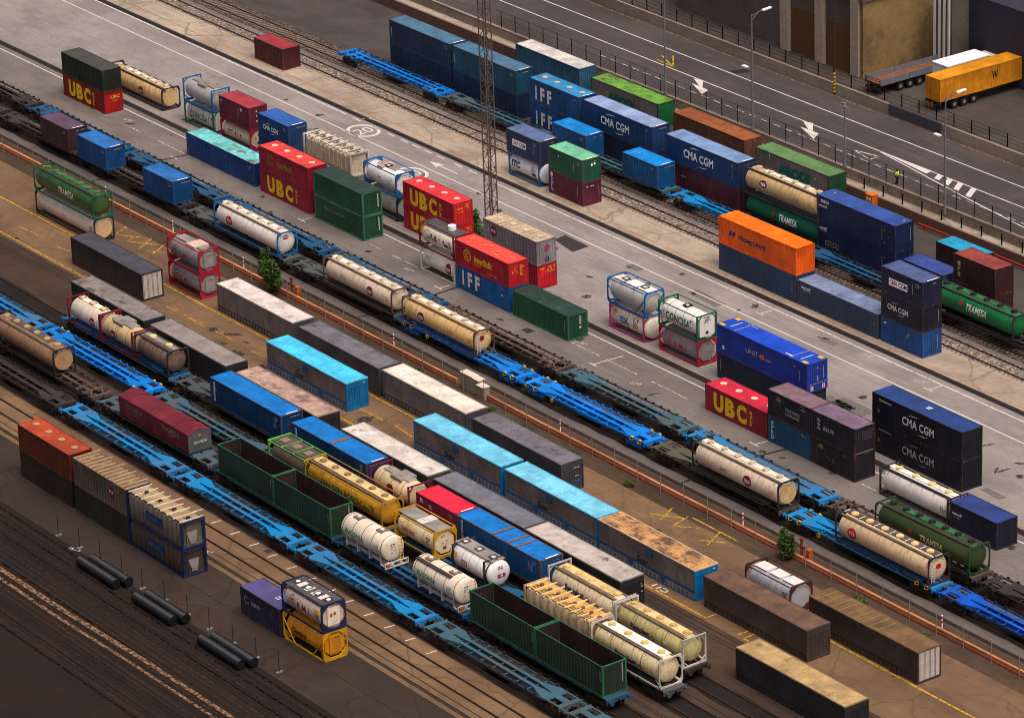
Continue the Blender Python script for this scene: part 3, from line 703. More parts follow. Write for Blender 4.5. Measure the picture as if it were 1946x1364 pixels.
lines('old_yard_line',[((-59.7,-38.9),(-56.4,-38.4)),((-66,-36.2),(-56,-35.8)),((14,-40.2),(60,-40.6)),((30.5,-34.3),(31.4,-32.5)),((-31,-35.6),(-29.6,-34.6))],.15,PY2)
flat('bay_number',[(text2d('C11',1.9,.62,.02),49.55,-42.75,180)],PW)
lines('expansion_joint',[((-70.3,-18.8),(-69.9,-15.7)),((-18.3,-28),(-18,-26.6)),((-18.2,-19.0),(-18.4,-15.75)),((33.6,-28.1),(33.6,-26.7)),((33.4,-19.4),(33.9,-15.9)),((-69.6,-28),(-69.4,-26.6))],.3,DKP)
lines('apron_tick',[((x,-65.25),(x+.08,-64.25)) for x in (13.5,16.6,19.7,22.65,25.75,28.8,31.8,34.5,37.65,40.7,43.8,46.9,10.4,7.2)],.14,PW)
lines('paving_joint',[((-60,-73.9),(12,-73.45)),((12,-73.45),(37,-73.2)),((37,-73.2),(80,-73.1)),((24.6,-77.2),(27.3,-70)),((8.2,-77.2),(10.6,-70)),((41,-77.2),(43.6,-70)),((-140,-68.4),(100,-68.4))],.11,DKP)
flat('asphalt_patch',[(poly2d([(-22.7,-.5),(-18.6,-1.2),(-18.8,1.05),(-23,1.15)]),0,0,0),(poly2d([(-5.1,-17.6),(-3.9,-17.7),(-3.9,-16.7),(-5.1,-16.8)]),0,0,0),(poly2d([(21.3,-64.85),(22.05,-64.85),(22.05,-64.25),(21.3,-64.25)]),0,0,0)],worn((56,50,50),.05))
flat('tyre_dirt',[(poly2d([(-140,-84.4),(19,-84.2),(33,-83.8),(60,-83.6),(60,-84.0),(33,-84.25),(19,-84.75),(-140,-84.9)]),0,0,0),(poly2d([(-140,-85.4),(21,-85.3),(32.5,-85.0),(60,-84.7),(60,-85),(32.5,-85.3),(21,-85.65),(-140,-85.8)]),0,0,0)],worn((150,114,84),.72),.006)
flat('ground_number',[(marks2d(1.5,.5,2,.9,40+i),x,y,20) for i,(x,y) in enumerate(((-84,-14.6),(-72,-8.6),(-66.5,6.0),(-25.5,-16.7),(-1.5,6.1),(13,-17.2),(1.5,-15.2),(22,3.9),(30,3.6),(52,-17.2),(46,-14.4),(10.5,-77.4),(15,-77.4),(32,-66.3),(18,-68.8)))],PW2,.005)
# road up on the embankment
lines('road_line',[((-140,42.5),(60,42.0)),((-140,38.6),(-18.5,38.15)),((-18.5,38.15),(60,38.2)),((-16,38.05),(.6,35.6)),((.6,35.6),(12,34.2))],.16,PWC,ZR+.004)
lines('road_line',[((-140,46.1),(60,45.9))],.13,PY2,ZR+.004)
lines('road_dash',[((x,35.08),(x+1.25,35.06)) for x in [-62+2.1*i for i in range(40)]],.13,PW2,ZR+.004)
flat('road_arrow',[(poly2d(p),0,0,0) for p in ([(-48.2,38.0),(-46.8,38.3),(-45.1,36.8),(-45.8,36.9)],[(-43.9,36.7),(-43.4,35.4),(-47,36.8),(-45.5,36.85)],[(-28.9,38),(-27.8,38.5),(-25.8,36.8),(-26.7,36.9)],[(-24.8,36.8),(-23.9,35.3),(-27.8,36.7),(-26.2,36.85)])],PWC,ZR+.006)
lines('road_give_way',[((-18.4,36.3),(-15,37)),((-15,37),(-15,35.7)),((-15,35.7),(-18.4,36.3))],.18,PW2,ZR+.004)
flat('road_wedge',[(poly2d([(-16.5,38.16),(-8,38.3),(-7.8,37.3),(-12,37.75)]),0,0,0)]+[(poly2d([(x,38.15),(x+.8,38.15),(x+.8+dx,y),(x+dx,y)]),0,0,0) for x,dx,y in ((-6.9,.7,37.0),(-5.3,.9,36.7),(-3.7,1.2,36.4),(-1.6,1.4,36.0))],PWC,ZR+.007)
lines('road_box_line',[((-56.2,39),(-52.9,38.75)),((-52.9,38.75),(-56,41.2)),((-52.9,38.75),(-56.8,40.2))],.16,PYR,ZR+.009)
flat('road_cover',[(poly2d([(-47.6,42.6),(-46.3,42.6),(-45.6,44.4),(-46.9,44.4)]),0,0,0)],worn((38,36,38),.0),ZR+.004)

# ------------------------------------------------------------------ tracks
RAILM=plain((74,58,48),.45,.4,.3,var=.25); SLEEP=plain((122,106,94),.85,.15,var=.35)
def track(label,cy,sleepers=True,x0=-150,x1=140):
    o=thing('railway_track',label,'railway track',((x0+x1)/2,cy,0)); h=(x1-x0)/2
    for sy in (-1,1):
        r=MB(); y=sy*.834; r.box(-h,h,y-.036,y+.036,.02,.16); r.box(-h,h,y-.07,y+.07,.005,.025); r.obj('rail',RAILM,o)
    if sleepers:
        s=MB(); n=int((x1-x0)/.62)
        for i in range(n): s.box(-h+i*.62,-h+i*.62+.24,-1.25,1.25,-.05,.03+R.uniform(0,.015))
        tag(s.obj('sleepers',SLEEP,o),None,None,kind='stuff')
track('open ballasted railway track along the concrete strip behind the orange container',12.0)
track('ballasted railway track under the line of wagons at the foot of the dark blue stacks',15.75)
track('paved-in track under the wagon line nearest the stacking lane',-21.75,False); track('paved-in track beside the orange boundary wall, under the long white tank containers',-25.75,False)
track('track under the row of bright blue box containers and cream tanks in the lower yard',-51.0,False); track('track under the yellow tank and the ribbed cream bulk container',-54.75,False)
track('track under the green open-top containers and the maroon covered pair',-59.15,False); track('track under the longest row of empty blue wagons, next to the ticked apron',-62.85,False)
track('bare track on the brown apron behind the stacked silver bulk containers',-66.6,False)
def crane_rail(label,y,z=0.0):
    o=thing('crane_rail',label,'crane rail',(-10,y,0)); m=MB(); m.box(-140,140,-.05,.05,.0,.07); m.obj('rail_head',RAILM,o); m=MB(); m.box(-140,140,.14,.3,.0,.03); m.obj('cable_channel',DARKM,o)
crane_rail('single crane rail between the wide asphalt lane and the concrete strip',5.8); crane_rail('crane rail in a dark slot behind the red and green container stacks',-11.75)
crane_rail('crane rail running along the orange boundary wall',-28.4); crane_rail('crane rail on the brown apron in front of the silver bulk stack',-69.35)
# wagon shade painted as a dark band along tracks, with oil and brake dust
SHADEM=ground('wagon_shade_and_oil',(40,33,29),(30,25,23),(20,17,15),.6,.5,.6,spots=.2)
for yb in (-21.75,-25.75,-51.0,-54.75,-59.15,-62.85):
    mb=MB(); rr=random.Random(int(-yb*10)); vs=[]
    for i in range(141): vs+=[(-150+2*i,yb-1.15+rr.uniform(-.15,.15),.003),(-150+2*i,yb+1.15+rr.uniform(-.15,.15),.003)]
    mb.add(vs,[(2*i,2*i+2,2*i+3,2*i+1) for i in range(140)]); structure(mb.obj('wagon_shade_band',SHADEM))
rr=random.Random(11)
lines('earth_rut',[((-140,y),(70,y+rr.uniform(-.4,.4)),rr.uniform(.1,.5)) for y in [-78-.42*i for i in range(30)]],.2,worn((34,25,19),.75),.004)
lines('earth_rut',[((-140,y),(70,y+rr.uniform(-.4,.4)),rr.uniform(.05,.16)) for y in [-78.3-.55*i for i in range(22)]],.1,worn((70,51,38),.8),.005)
# tyre tracks and oil patches on the lanes
def blob(x,y,rx,ry,r_): return (poly2d([(rx*math.cos(2*PI*i/18)*r_.uniform(.6,1.2),ry*math.sin(2*PI*i/18)*r_.uniform(.6,1.2)) for i in range(18)]),x,y,r_.uniform(0,180))
flat('oil_patch',[blob(rr.uniform(-90,75),rr.uniform(-19,5),rr.uniform(.2,.9),rr.uniform(.15,.5),rr) for _ in range(70)]+[blob(rr.uniform(-60,75),rr.uniform(-43,-33),rr.uniform(.3,1.4),rr.uniform(.2,.7),rr) for _ in range(45)],worn((52,46,43),.55),.0035)
flat('repair_patch',[(rect2d(rr.uniform(1.5,5),rr.uniform(.8,2.2)),rr.uniform(-80,70),rr.uniform(-10,4),rr.uniform(-4,4)) for _ in range(14)],worn((112,104,100),.45),.0025)
# worn boards and earth lines in the lower track zone
lines('track_board_line',[((-140,y),(120,y+R.uniform(-.1,.1))) for y in (-44.3,-44.8,-45.3,-53.0,-56.9,-57.2,-61.0)],.1,worn((40,31,28),.45),.004)

# ------------------------------------------------------------------ walls and fences
CONCW=ground('wall_concrete',(168,152,134),(140,126,112),(92,80,70),.5,.2,.5,spots=.15,rough=.9)
def brickm():
    m,nt,b=_nt('brickwork',.9,.15); g_=nd(nt,'ShaderNodeTexCoord'); mp=nd(nt,'ShaderNodeMapping'); mp.inputs['Rotation'].default_value=(PI/2,0,0)
    br=nd(nt,'ShaderNodeTexBrick'); br.inputs['Scale'].default_value=2.2; br.inputs['Color1'].default_value=lin((110,72,58))+(1,); br.inputs['Color2'].default_value=lin((82,54,46))+(1,); br.inputs['Mortar'].default_value=lin((128,108,96))+(1,); br.inputs['Mortar Size'].default_value=.03
    nt.links.new(g_.outputs['Object'],mp.inputs[0]); nt.links.new(mp.outputs[0],br.inputs['Vector']); nt.links.new(br.outputs['Color'],b.inputs['Base Color']); return m
w=MB(); w.box(-160,160,30.65,30.95,-.2,1.25); tag(w.obj('brick_wall',brickm()),'low brown brick wall below the roadside pavement','wall')
o=thing('concrete_wall','pale concrete retaining wall under the roadside wire fence','wall',(0,32.15,1.25)); w=MB()
for i in range(106): w.box(-159+i*3,-156.03+i*3,-.15,.15,0,1.05)
w.obj('wall_panel_row',CONCW,o); w=MB(); w.box(-160,160,-.19,.19,1.05,1.15); w.obj('coping',CONCW,o)
w=MB(); rr=random.Random(3)
for i in range(160):
    x=-60+i*.55+rr.uniform(-.2,.2); w.bar((x,-.158,rr.uniform(.2,.5)),(x+rr.uniform(-.2,.3),-.158,rr.uniform(.55,.9)),.025,.012)
w.obj('crack_stain_row',DARKM,o)
FG=plain((9,15,18),.95,.02)
o=thing('wire_fence','dark green wire fence along the near edge of the raised road','fence',(0,32.15,2.4))
for i in range(62): MB().box(-77+i*2.75-.035,-77+i*2.75+.035,-.035,.035,0,2.05).obj('fence_post',FG,o)
w=MB()
for z in (.12,.4,.68,.96,1.24,2.0): w.box(-78,94,-.012,.012,z,z+.028)
w.obj('fence_rail_row',FG,o)
for i in range(14):
    x=-10.6+3.06*(i-2); p=MB(); p.cyl((0,0,0),(0,0,1.12),.075,10); p.cyl((0,0,1.12),(0,0,1.17),.09,10)
    tag(p.obj('bollard',FG,None,(x,31.15,1.25)),'dark steel bollard on the strip of pavement above the brick wall','bollard','bollards above the brick wall')
w=MB(); w.cyl((-1,30.2,.45),(120,30.2,.45),.09,10); 
for x in range(0,120,4): w.box(x-.05,x+.05,30.15,30.6,0,.4)
tag(w.obj('pipe',plain((176,44,34),.5)),'red pipe running along the foot of the brick wall','pipe')
o=thing('utility_cabinet','orange cabinet with two white squares against the brick wall','cabinet',(-8.3,30.2,0)); w=MB(); w.box(-.5,.5,-.4,.4,0,1.5); w.box(-.55,.55,-.44,.44,1.5,1.6); w.obj('cabinet_body',plain((206,104,30),.5),o); w=MB(); w.box(-.35,-.08,-.412,-.402,1.0,1.3); w.box(.08,.35,-.412,-.402,1.0,1.3); w.obj('warning_plate',WHITE,o)
o=thing('parapet_wall','grey concrete parapet with a dark painted stretch on the far side of the road','wall',(0,46.73,ZR)); w=MB(); w.box(-150,90,-.18,.18,-.3,1.2); w.obj('wall_body',CONCW,o); w=MB(); w.box(-24.6,-15.9,-.2,.2,0,1.21); w.obj('dark_section',plain((70,70,78),.7),o)
w=MB(); w.box(-150,90,.1,.2,1.2,1.225); w.obj('red_coping',plain((96,50,44),.7),o)
o=thing('mesh_fence','dark mesh fence standing on the far parapet wall','fence',(0,46.9,ZR+1.25))
for i in range(44): MB().box(-79.6+i*2.84-.045,-79.6+i*2.84+.045,-.045,.045,0,1.5).obj('fence_post',FG,o)
w=MB()
for k in range(4): w.box(-80,42,-.012,.012,.12+k*.44,.145+k*.44)
w.obj('fence_wire_row',FG,o)
# orange boundary wall + thin fence of the lower yard
ORW=ground('orange_wall_paint',(214,138,92),(184,112,74),(112,72,52),.7,.2,.55,spots=.4,rough=.85)
for x0,x1,lb in ((-150,1.9,'low orange boundary wall, the long stretch left of the grey cabinets'),(6.9,140,'low orange boundary wall, the long stretch right of the grey cabinets')):
    o=thing('boundary_wall',lb,'wall',((x0+x1)/2,-30.2,0)); h=(x1-x0)/2
    w=MB(); w.box(-h,h,-.13,.13,.1,.5); w.obj('wall_body',ORW,o); w=MB(); w.box(-h,h,-.17,.17,-.05,.1); w.obj('red_footing',plain((140,54,38),.8),o)
FPM=plain((138,128,120),.5,.4)
o=thing('wire_fence','thin grey wire fence on slim posts beside the orange wall','fence',(0,-30.75,0))
for i in range(70): MB().cyl((-118+i*3.38,0,0),(-118+i*3.38,0,2.3),.04,6).obj('fence_post',FPM,o)
w=MB()
for z in (.5,1.0,1.5,2.0,2.25): w.box(-118,118,-.006,.006,z,z+.012)
w.obj('fence_wire_row',FPM,o)
CAB=plain((148,138,122),.6)
for i,(x,h,lb) in enumerate(((3.3,1.6,'grey cabinet with a pale lid, leftmost of four by the orange wall'),(4.35,1.6,'second grey cabinet with a pale lid in the row by the orange wall'),(5.3,1.55,'third grey cabinet with a pale lid in the row by the orange wall'),(6.35,1.25,'lower wider grey cabinet at the right end of the row by the orange wall'))):
    o=thing('electrical_cabinet',lb,'cabinet',(x,-30.1 if i<3 else -30.35,0)); wd=.47 if i<3 else .55; w=MB(); w.box(-wd,wd,-.35,.35,0,h); w.obj('cabinet_body',CAB,o); w=MB(); w.box(-wd-.05,wd+.05,-.42,.42,h,h+.07); w.obj('lid',plain((214,204,186),.6),o); w=MB(); w.box(-.012,.012,-.358,-.35,.1,h-.1); w.box(.1,.16,-.36,-.35,h*.5,h*.5+.15); w.obj('door_seam',DARKM,o)
RW=plain((200,40,36),.5)
for i,x in enumerate((-64.2,-50.6,-36.9,-9.8,17.4,44.3,70.6)):
    o=thing('marker_post','red and white banded marker post beside the orange boundary wall','marker post',(x,-29.5,0),'banded marker posts along the boundary wall')
    MB().cyl((0,0,0),(0,0,1.25),.06,10).obj('post',WHITE,o)
    for z in (.55,.95): MB().cyl((0,0,z),(0,0,z+.22),.068,10).obj('red_band',RW,o)
for x,y,lb in ((-26.5,-29.9,'rusty red valve post and orange box near the tall bush'),(53.6,-29.9,'rusty red valve post and orange box near the small bush on the right')):
    o=thing('valve_post',lb,'valve post',(x,y,0)); m=plain((120,44,34),.6)
    w=MB(); w.cyl((-.75,0,0),(-.75,0,1.9),.12,10); w.cyl((-.75,0,1.9),(-.75,0,2.05),.2,10); w.bar((-.75,0,1.4),(-.45,0,1.2),.1); w.obj('post',m,o)
    w=MB(); w.box(0,.5,-.22,.22,.75,1.35); w.box(.04,.14,-.18,.18,0,.75); w.box(.36,.46,-.18,.18,0,.75); w.obj('box',plain((176,84,36),.7,var=.3),o)

# ------------------------------------------------------------------ mast, lamps
o=thing('lattice_mast','tall rusty lattice mast rising behind the grey ribbed container','mast',(-27.4,-5.0,0)); MM=plain((98,84,76),.6,.3,var=.25); HM=34; s=.46
for sx in (-1,1):
    for sy in (-1,1): MB().box(sx*s-.05,sx*s+.05,sy*s-.05,sy*s+.05,0,HM).obj('leg',MM,o)
nb=int(HM/.95)
for f in range(4):
    w=MB()
    for i in range(nb):
        z0,z1=i*.95,i*.95+.95; a,b=(-s,s) if i%2 else (s,-s)
        if f==0: w.bar((a,-s,z0),(b,-s,z1),.05)
        elif f==1: w.bar((s,a,z0),(s,b,z1),.05)
        elif f==2: w.bar((a,s,z0),(b,s,z1),.05)
        else: w.bar((-s,a,z0),(-s,b,z1),.05)
        if i%2==0:
            p,q=((-s,-s),(s,-s)) if f==0 else ((s,-s),(s,s)) if f==1 else ((s,s),(-s,s)) if f==2 else ((-s,s),(-s,-s))
            w.bar((*p,z0),(*q,z0),.045)
    w.obj('bracing',MM,o)
w=MB(); w.bar((0,.1,0),(0,.1,HM),.09); 
for i in range(int(HM/.3)): w.bar((-.18,.1,i*.3),(.18,.1,i*.3),.03)
w.obj('ladder',MM,o); w=MB(); w.box(-.8,.8,-.8,.8,0,.3); w.obj('footing',CONCW,o)
LPM=plain((112,112,116),.45,.4)
def lamp(label,x,y,h,low,z0=ZR,arm=True):
    o=thing('street_lamp',label,'street lamp',(x,y,z0)); w=MB(); w.cyl((0,0,0),(0,0,h),.13,12,r2=.07); w.cyl((0,0,0),(0,0,.5),.19,12); w.obj('pole',LPM,o)
    if arm:
        w=MB(); w.bar((0,0,h-.1),(.3,1.3,h+.35),.07); w.bar((0,0,h-.6),(.2,.8,h+.15),.05); w.obj('arm',LPM,o)
        w=MB(); w.add([(.2,1.2,h+.28),(.55,1.2,h+.28),(.65,2.3,h+.42),(.3,2.3,h+.42),(.2,1.2,h+.42),(.55,1.2,h+.42),(.65,2.3,h+.55),(.3,2.3,h+.55)],[(0,3,2,1),(4,5,6,7),(0,1,5,4),(1,2,6,5),(2,3,7,6),(3,0,4,7)]); w.obj('lamp_head',WHITE,o)
        if low:
            w=MB(); w.bar((0,0,low),(-.9,-.1,low+.05),.06); w.obj('arm',LPM,o); w=MB(); w.box(-1.6,-.75,-.22,.18,low,low+.14); w.obj('lamp_head',WHITE,o)
    else:
        for sx in (-1,1):
            w=MB(); w.bar((0,0,h),(sx*.5,-.3*sx,h+.1),.06); w.box(sx*.55-.3,sx*.55+.3,-.35*sx-.16,-.35*sx+.16,h+.02,h+.16); w.obj('lamp_head',LPM,o)
lamp('tall roadside lamp behind the rusty container, its lower lamp facing the yard',-30.2,32.0,13.2,7.0)
lamp('short roadside lamp with two small heads behind the green-roofed container',-14.75,32.0,6.9,None,arm=False)
lamp('tall roadside lamp with a curved upper arm, rightmost of the road lamps',1.6,31.6,12.6,8.2,1.9)
lamp('slim roadside lamp pole behind the bright green mossy roof',-45.6,32.0,13.2,None)
o=thing('utility_pole','thin pole with black and yellow bands at its foot by the parapet','pole',(-33.5,46.3,ZR)); w=MB(); w.cyl((0,0,0),(0,0,10),.12,10,r2=.08); w.obj('pole',plain((62,44,40),.6),o)
for k in range(6):
    w=MB(); w.cyl((0,0,.3+k*.42),(0,0,.51+k*.42),.135,10); w.obj('warning_band',YEL,o)

# ------------------------------------------------------------------ building and trucks at the top right
BW=ground('plaster_yellow',(156,130,84),(128,104,68),(70,56,42),.6,.1,.5,spots=.3,rough=.9); BW2=ground('plaster_grey',(104,94,86),(86,78,72),(72,64,58),.5,.1,.5,spots=.2,rough=.9)
o=thing('warehouse','stained plaster warehouse beyond the far side of the road','warehouse',(-35.6,52.2,ZR))
w=MB(); w.box(-34,-.25,.25,22,0,9); w.obj('wall',BW2,o); w=MB(); w.box(-.25,.02,.02,22,0,9); w.obj('side_wall',BW,o)
w=MB(); w.box(-34.2,.3,-.2,22.2,9,9.4); w.obj('roof',plain((104,92,84),.8),o)
for x in (-1.2,-7.4,-13.6): w=MB(); w.box(x-.7,x+.7,-.25,.25,0,9); w.obj('pilaster',plain((168,150,132),.8),o)
for x in (-4.3,-10.5): 
    w=MB(); w.box(x-1.9,x+1.9,.12,.25,0,5.5); w.obj('door',plain((96,64,38),.7),o)
o=thing('loading_shed','grey ribbed shed front behind the flatbed trailer','shed',(-33.2,60.5,ZR)); w=MB(); w.box(0,3.2,0,8,0,9); w.obj('wall',BW2,o)
for k in range(4): w=MB(); w.box(.2+k*.8,.5+k*.8,-.15,0,0,9); w.obj('pilaster',OFFW,o)
w=MB(); w.box(3.2,24,2.5,8,0,9); w.obj('dark_bay',plain((46,46,58),.8),o)
TYRE=plain((26,24,24),.85,.2)
def axles(o,ys,half,zr=.52):
    for y in ys:
        for sx in (-1,1):
            w=MB(); w.cyl((sx*half-.15,y,zr),(sx*half+.15,y,zr),zr,18); q=w.obj('wheel',TYRE,o); w=MB(); w.cyl((sx*half-.17,y,zr),(sx*half+.17,y,zr),.24,12); w.obj('rim',GREY,q)
o=thing('flatbed_trailer','empty grey drop-side flatbed trailer with a rusty floor','trailer',(-30.9,49.7,ZR))
w=MB(); w.box(-1.2,1.2,0,12.5,1.15,1.32); w.obj('bed',plain((120,74,52),.8,var=.3),o)
for sx in (-1,1):
    for k in range(3): w=MB(); w.box(sx*1.23-.03,sx*1.23+.03,.1+k*4.15,4.15+k*4.15,1.15,1.9); w.obj('side_board',plain((112,112,120),.6),o)
w=MB()
for z in (1.35,1.6,1.85): w.box(-1.22,1.22,-.05,0,z,z+.06)
w.box(-1.25,-1.18,-.06,0,1.1,1.95); w.box(1.18,1.25,-.06,0,1.1,1.95); w.obj('tailgate',DARKM,o)
w=MB(); w.box(-.6,-.4,0,12,.7,1.15); w.box(.4,.6,0,12,.7,1.15); w.box(-1.2,1.2,-.1,.1,.55,.85); w.obj('chassis',DARKM,o); w=MB(); w.box(-1.0,-.4,-.12,-.1,.6,.8); w.obj('tail_light',plain((170,52,28),.5),o); axles(o,(3.0,4.4,5.8),1.05)
o=thing('container_chassis','dark skeletal trailer carrying the yellow-orange container','trailer',(-22.4,51.0,ZR)); w=MB(); w.box(-.6,-.4,0,12.3,.85,1.2); w.box(.4,.6,0,12.3,.85,1.2); w.box(-1.2,1.2,0,.25,.8,1.2); w.box(-1.2,1.2,12,12.25,.95,1.2); w.obj('chassis',DARKM,o); w=MB(); w.box(-.9,-.6,-.06,0,.4,.85); w.box(-.3,0,-.06,0,.4,.85); w.obj('mudflap',plain((160,92,30),.6),o); axles(o,(2.2,3.6,5.0),1.0)
Y_=side((214,138,22),.12,.3)
rf=box_container('yellow-orange container on a trailer at the top right edge',-28.5,49.8,ZR+1.2,L40,2.6,Y_,top((222,146,20),(120,70,30),.1),door=True,name='shipping_container'); rf['o'].location=(-22.4,57.1,ZR+1.2); rf['o'].rotation_euler=(0,0,-PI/2)
mark(rf,'S',text2d('W',.9,.9,.03),8.0,1.5,DARKM).rotation_euler=(0,0,PI)
o=thing('lorry','white-roofed lorry parked beside the yellow-orange container','lorry',(-26.2,55.4,ZR)); w=MB(); w.box(-1.25,1.25,0,6.2,1.0,3.4); w.obj('body',OFFW,o); w=MB(); w.box(-.6,.5,1.2,2.2,3.4,3.6); w.box(-1.3,1.3,-.05,6.25,3.3,3.42); w.obj('roof',WHITE,o); w=MB(); w.box(-1.15,1.15,6.3,8.2,.8,3.0); q=w.obj('cab',OFFW,o); w=MB(); w.box(-1.17,1.17,7.0,8.22,1.8,2.7); w.obj('window',DARKM,q); axles(o,(1.4,2.7,7.2),1.05)

# ------------------------------------------------------------------ person
def person(label,x,y,z,rz):
    o=thing('person',label,'person',(x,y,z),rz=rz)
    J=[(0,0,.95,.13),(0,0,1.15,.14),(0,0,1.38,.16),(0,.0,1.5,.07),(0,.02,1.6,.095),(0,.02,1.72,.085),
       (.19,0,1.42,.07),(.26,-.04,1.15,.05),(.25,.1,.92,.04),(.25,.16,.84,.035),(-.19,0,1.42,.07),(-.26,.02,1.15,.05),(-.25,-.1,.92,.04),(-.25,-.12,.84,.035),
       (.1,0,.9,.1),(.12,.12,.5,.075),(.12,.05,.08,.05),(.12,.2,.04,.045),(-.1,0,.9,.1),(-.12,-.02,.5,.075),(-.12,-.25,.12,.05),(-.12,-.14,.05,.045)]
    E=[(0,1),(1,2),(2,3),(3,4),(4,5),(2,6),(6,7),(7,8),(8,9),(2,10),(10,11),(11,12),(12,13),(0,14),(14,15),(15,16),(16,17),(0,18),(18,19),(19,20),(20,21)]
    def skin(name,js,es,mat,grow=0):
        me=bpy.data.meshes.new(name); me.from_pydata([j[:3] for j in js],es,[]); q=bpy.data.objects.new(name,me); COL.objects.link(q)
        md=q.modifiers.new('s','SKIN'); 
        for i,j in enumerate(js): me.skin_vertices[0].data[i].radius=(j[3]+grow,)*2
        me.skin_vertices[0].data[0].use_root=True
        ss=q.modifiers.new('b','SUBSURF'); ss.levels=ss.render_levels=2
        m2=bpy.data.meshes.new_from_object(q.evaluated_get(bpy.context.evaluated_depsgraph_get())); bpy.data.objects.remove(q); m2.materials.clear(); m2.materials.append(mat)
        for p in m2.polygons: p.use_smooth=True; p.material_index=0
        return link(name,m2,o)
    skin('body',J,E,plain((96,66,52),.7))
    skin('safety_jacket',[J[i] for i in (0,1,2,6,7,10,11)],[(0,1),(1,2),(2,3),(3,4),(2,5),(5,6)],plain((196,232,20),.6),.035)
    skin('trousers',[J[i] for i in (0,14,15,16,18,19,20)],[(0,1),(1,2),(2,3),(0,4),(4,5),(5,6)],plain((30,32,44),.8),.025)
    w=MB(); w.lathe([(-.11,.02),(-.08,.08),(0,.105),(.06,.1),(.1,.06),(.12,.01)],0,0,14); q=w.obj('hair',DARKM,o,(0,.01,1.68)); q.rotation_euler=(0,-PI/2,0)
person('walking person in a bright yellow safety jacket beside the roadside fence',-7.2,32.75,ZR,-1.2)

# ------------------------------------------------------------------ bushes
def leafm(a,b):
    m,nt,bb=_nt('leaf',.6,.25); 
    x=mix(nt,ramp(nt,noise(nt,2.2,(1,1,1),5,.7),.42,.6),lin(a),lin(b)); nt.links.new(x,bb.inputs['Base Color']); return m
LEAF=leafm((36,56,20),(86,112,42)); LEAF2=leafm((50,78,26),(92,124,44)); BARK=plain((72,56,42),.9)
def bush(name,label,cat,x,y,clumps,n,leaf=.13,mat=LEAF,seed=1,h=2.5):
    r=random.Random(seed); o=thing(name,label,cat,(x,y,0)); t=MB()
    for cx,cy,cz,cr in clumps:
        t.bar((r.uniform(-.1,.1),r.uniform(-.1,.1),0),(cx*.5,cy*.5,cz*.55),.08); t.bar((cx*.5,cy*.5,cz*.55),(cx,cy,cz),.05)
    t.obj('branches',BARK,o); f=MB(); tot=sum(c[3]**2 for c in clumps)
    for cx,cy,cz,cr in clumps:
        for i in range(int(n*cr*cr/tot)):
            d=Vector((r.gauss(0,1),r.gauss(0,1),r.gauss(0,1))).normalized(); k=r.random()**.45; c=Vector((cx,cy,cz))+Vector((d.x*cr*k,d.y*cr*k,d.z*cr*k*1.05)); 
            if c.z<.05: c.z=.05+r.random()*.2
            a=Vector((r.gauss(0,1),r.gauss(0,1),r.gauss(0,.6))).normalized()*leaf*r.uniform(.6,1.4); b=a.cross(Vector((r.gauss(0,1),r.gauss(0,1),r.gauss(0,1)))).normalized()*leaf*.5
            f.add([c-a,c+b,c+a,c-b],[(0,1,2,3)])
    f.obj('foliage',mat,o); return o
bush('bush','tall loose green bush growing through the fence left of the pale-roofed swap body','bush',-29.6,-30.9,[(-1.0,.1,3.7,.5),(-.6,0,2.9,.7),(-.2,-.2,2.1,.85),(.6,.1,2.0,.7),(1.25,0,2.5,.5),(.1,.1,1.1,.9),(-1.5,0,2.7,.45),(1.6,-.1,1.5,.5),(-.6,.2,4.4,.28),(.3,0,3.3,.4),(-1.7,.1,1.6,.5),(1.0,0,3.2,.3),(-1.3,0,4.1,.22)],3400,seed=4)
bush('bush','small dark bush by the orange wall near the white-topped tank','bush',51.9,-30.9,[(0,0,1.9,.7),(.5,.1,1.5,.65),(-.4,0,1.3,.6),(.1,0,.8,.7),(.7,0,2.3,.4),(-.3,0,2.6,.35)],1700,seed=9)
bush('bush','light green bush between the red bulk containers and the lattice mast','bush',-28.6,-6.4,[(-.4,0,1.0,.7),(.2,.1,1.6,.7),(-.1,0,2.2,.6),(.3,0,2.8,.45),(.6,.1,.8,.6)],1800,mat=LEAF2,seed=5)
for i,(x,y,s) in enumerate(((9.2,-31.6,.5),(15.2,-31.8,.6),(22.5,-31.9,.5),(-2.5,-31.5,.45),(-43.8,-31.7,.6),(-41.9,-31.9,.5),(62.5,-31.6,.6),(31,-32,.5),(-13,-31.8,.5),(71,-31.8,.6))):
    bush('weed','low tuft of weeds in the dirt at the foot of the orange wall','weed',x,y,[(0,0,.25*s,s*.8),(s*.9,.1,.2,s*.6),(-s*.8,0,.2,s*.5)],260,.09,LEAF,20+i)['group']='weed tufts along the boundary wall'

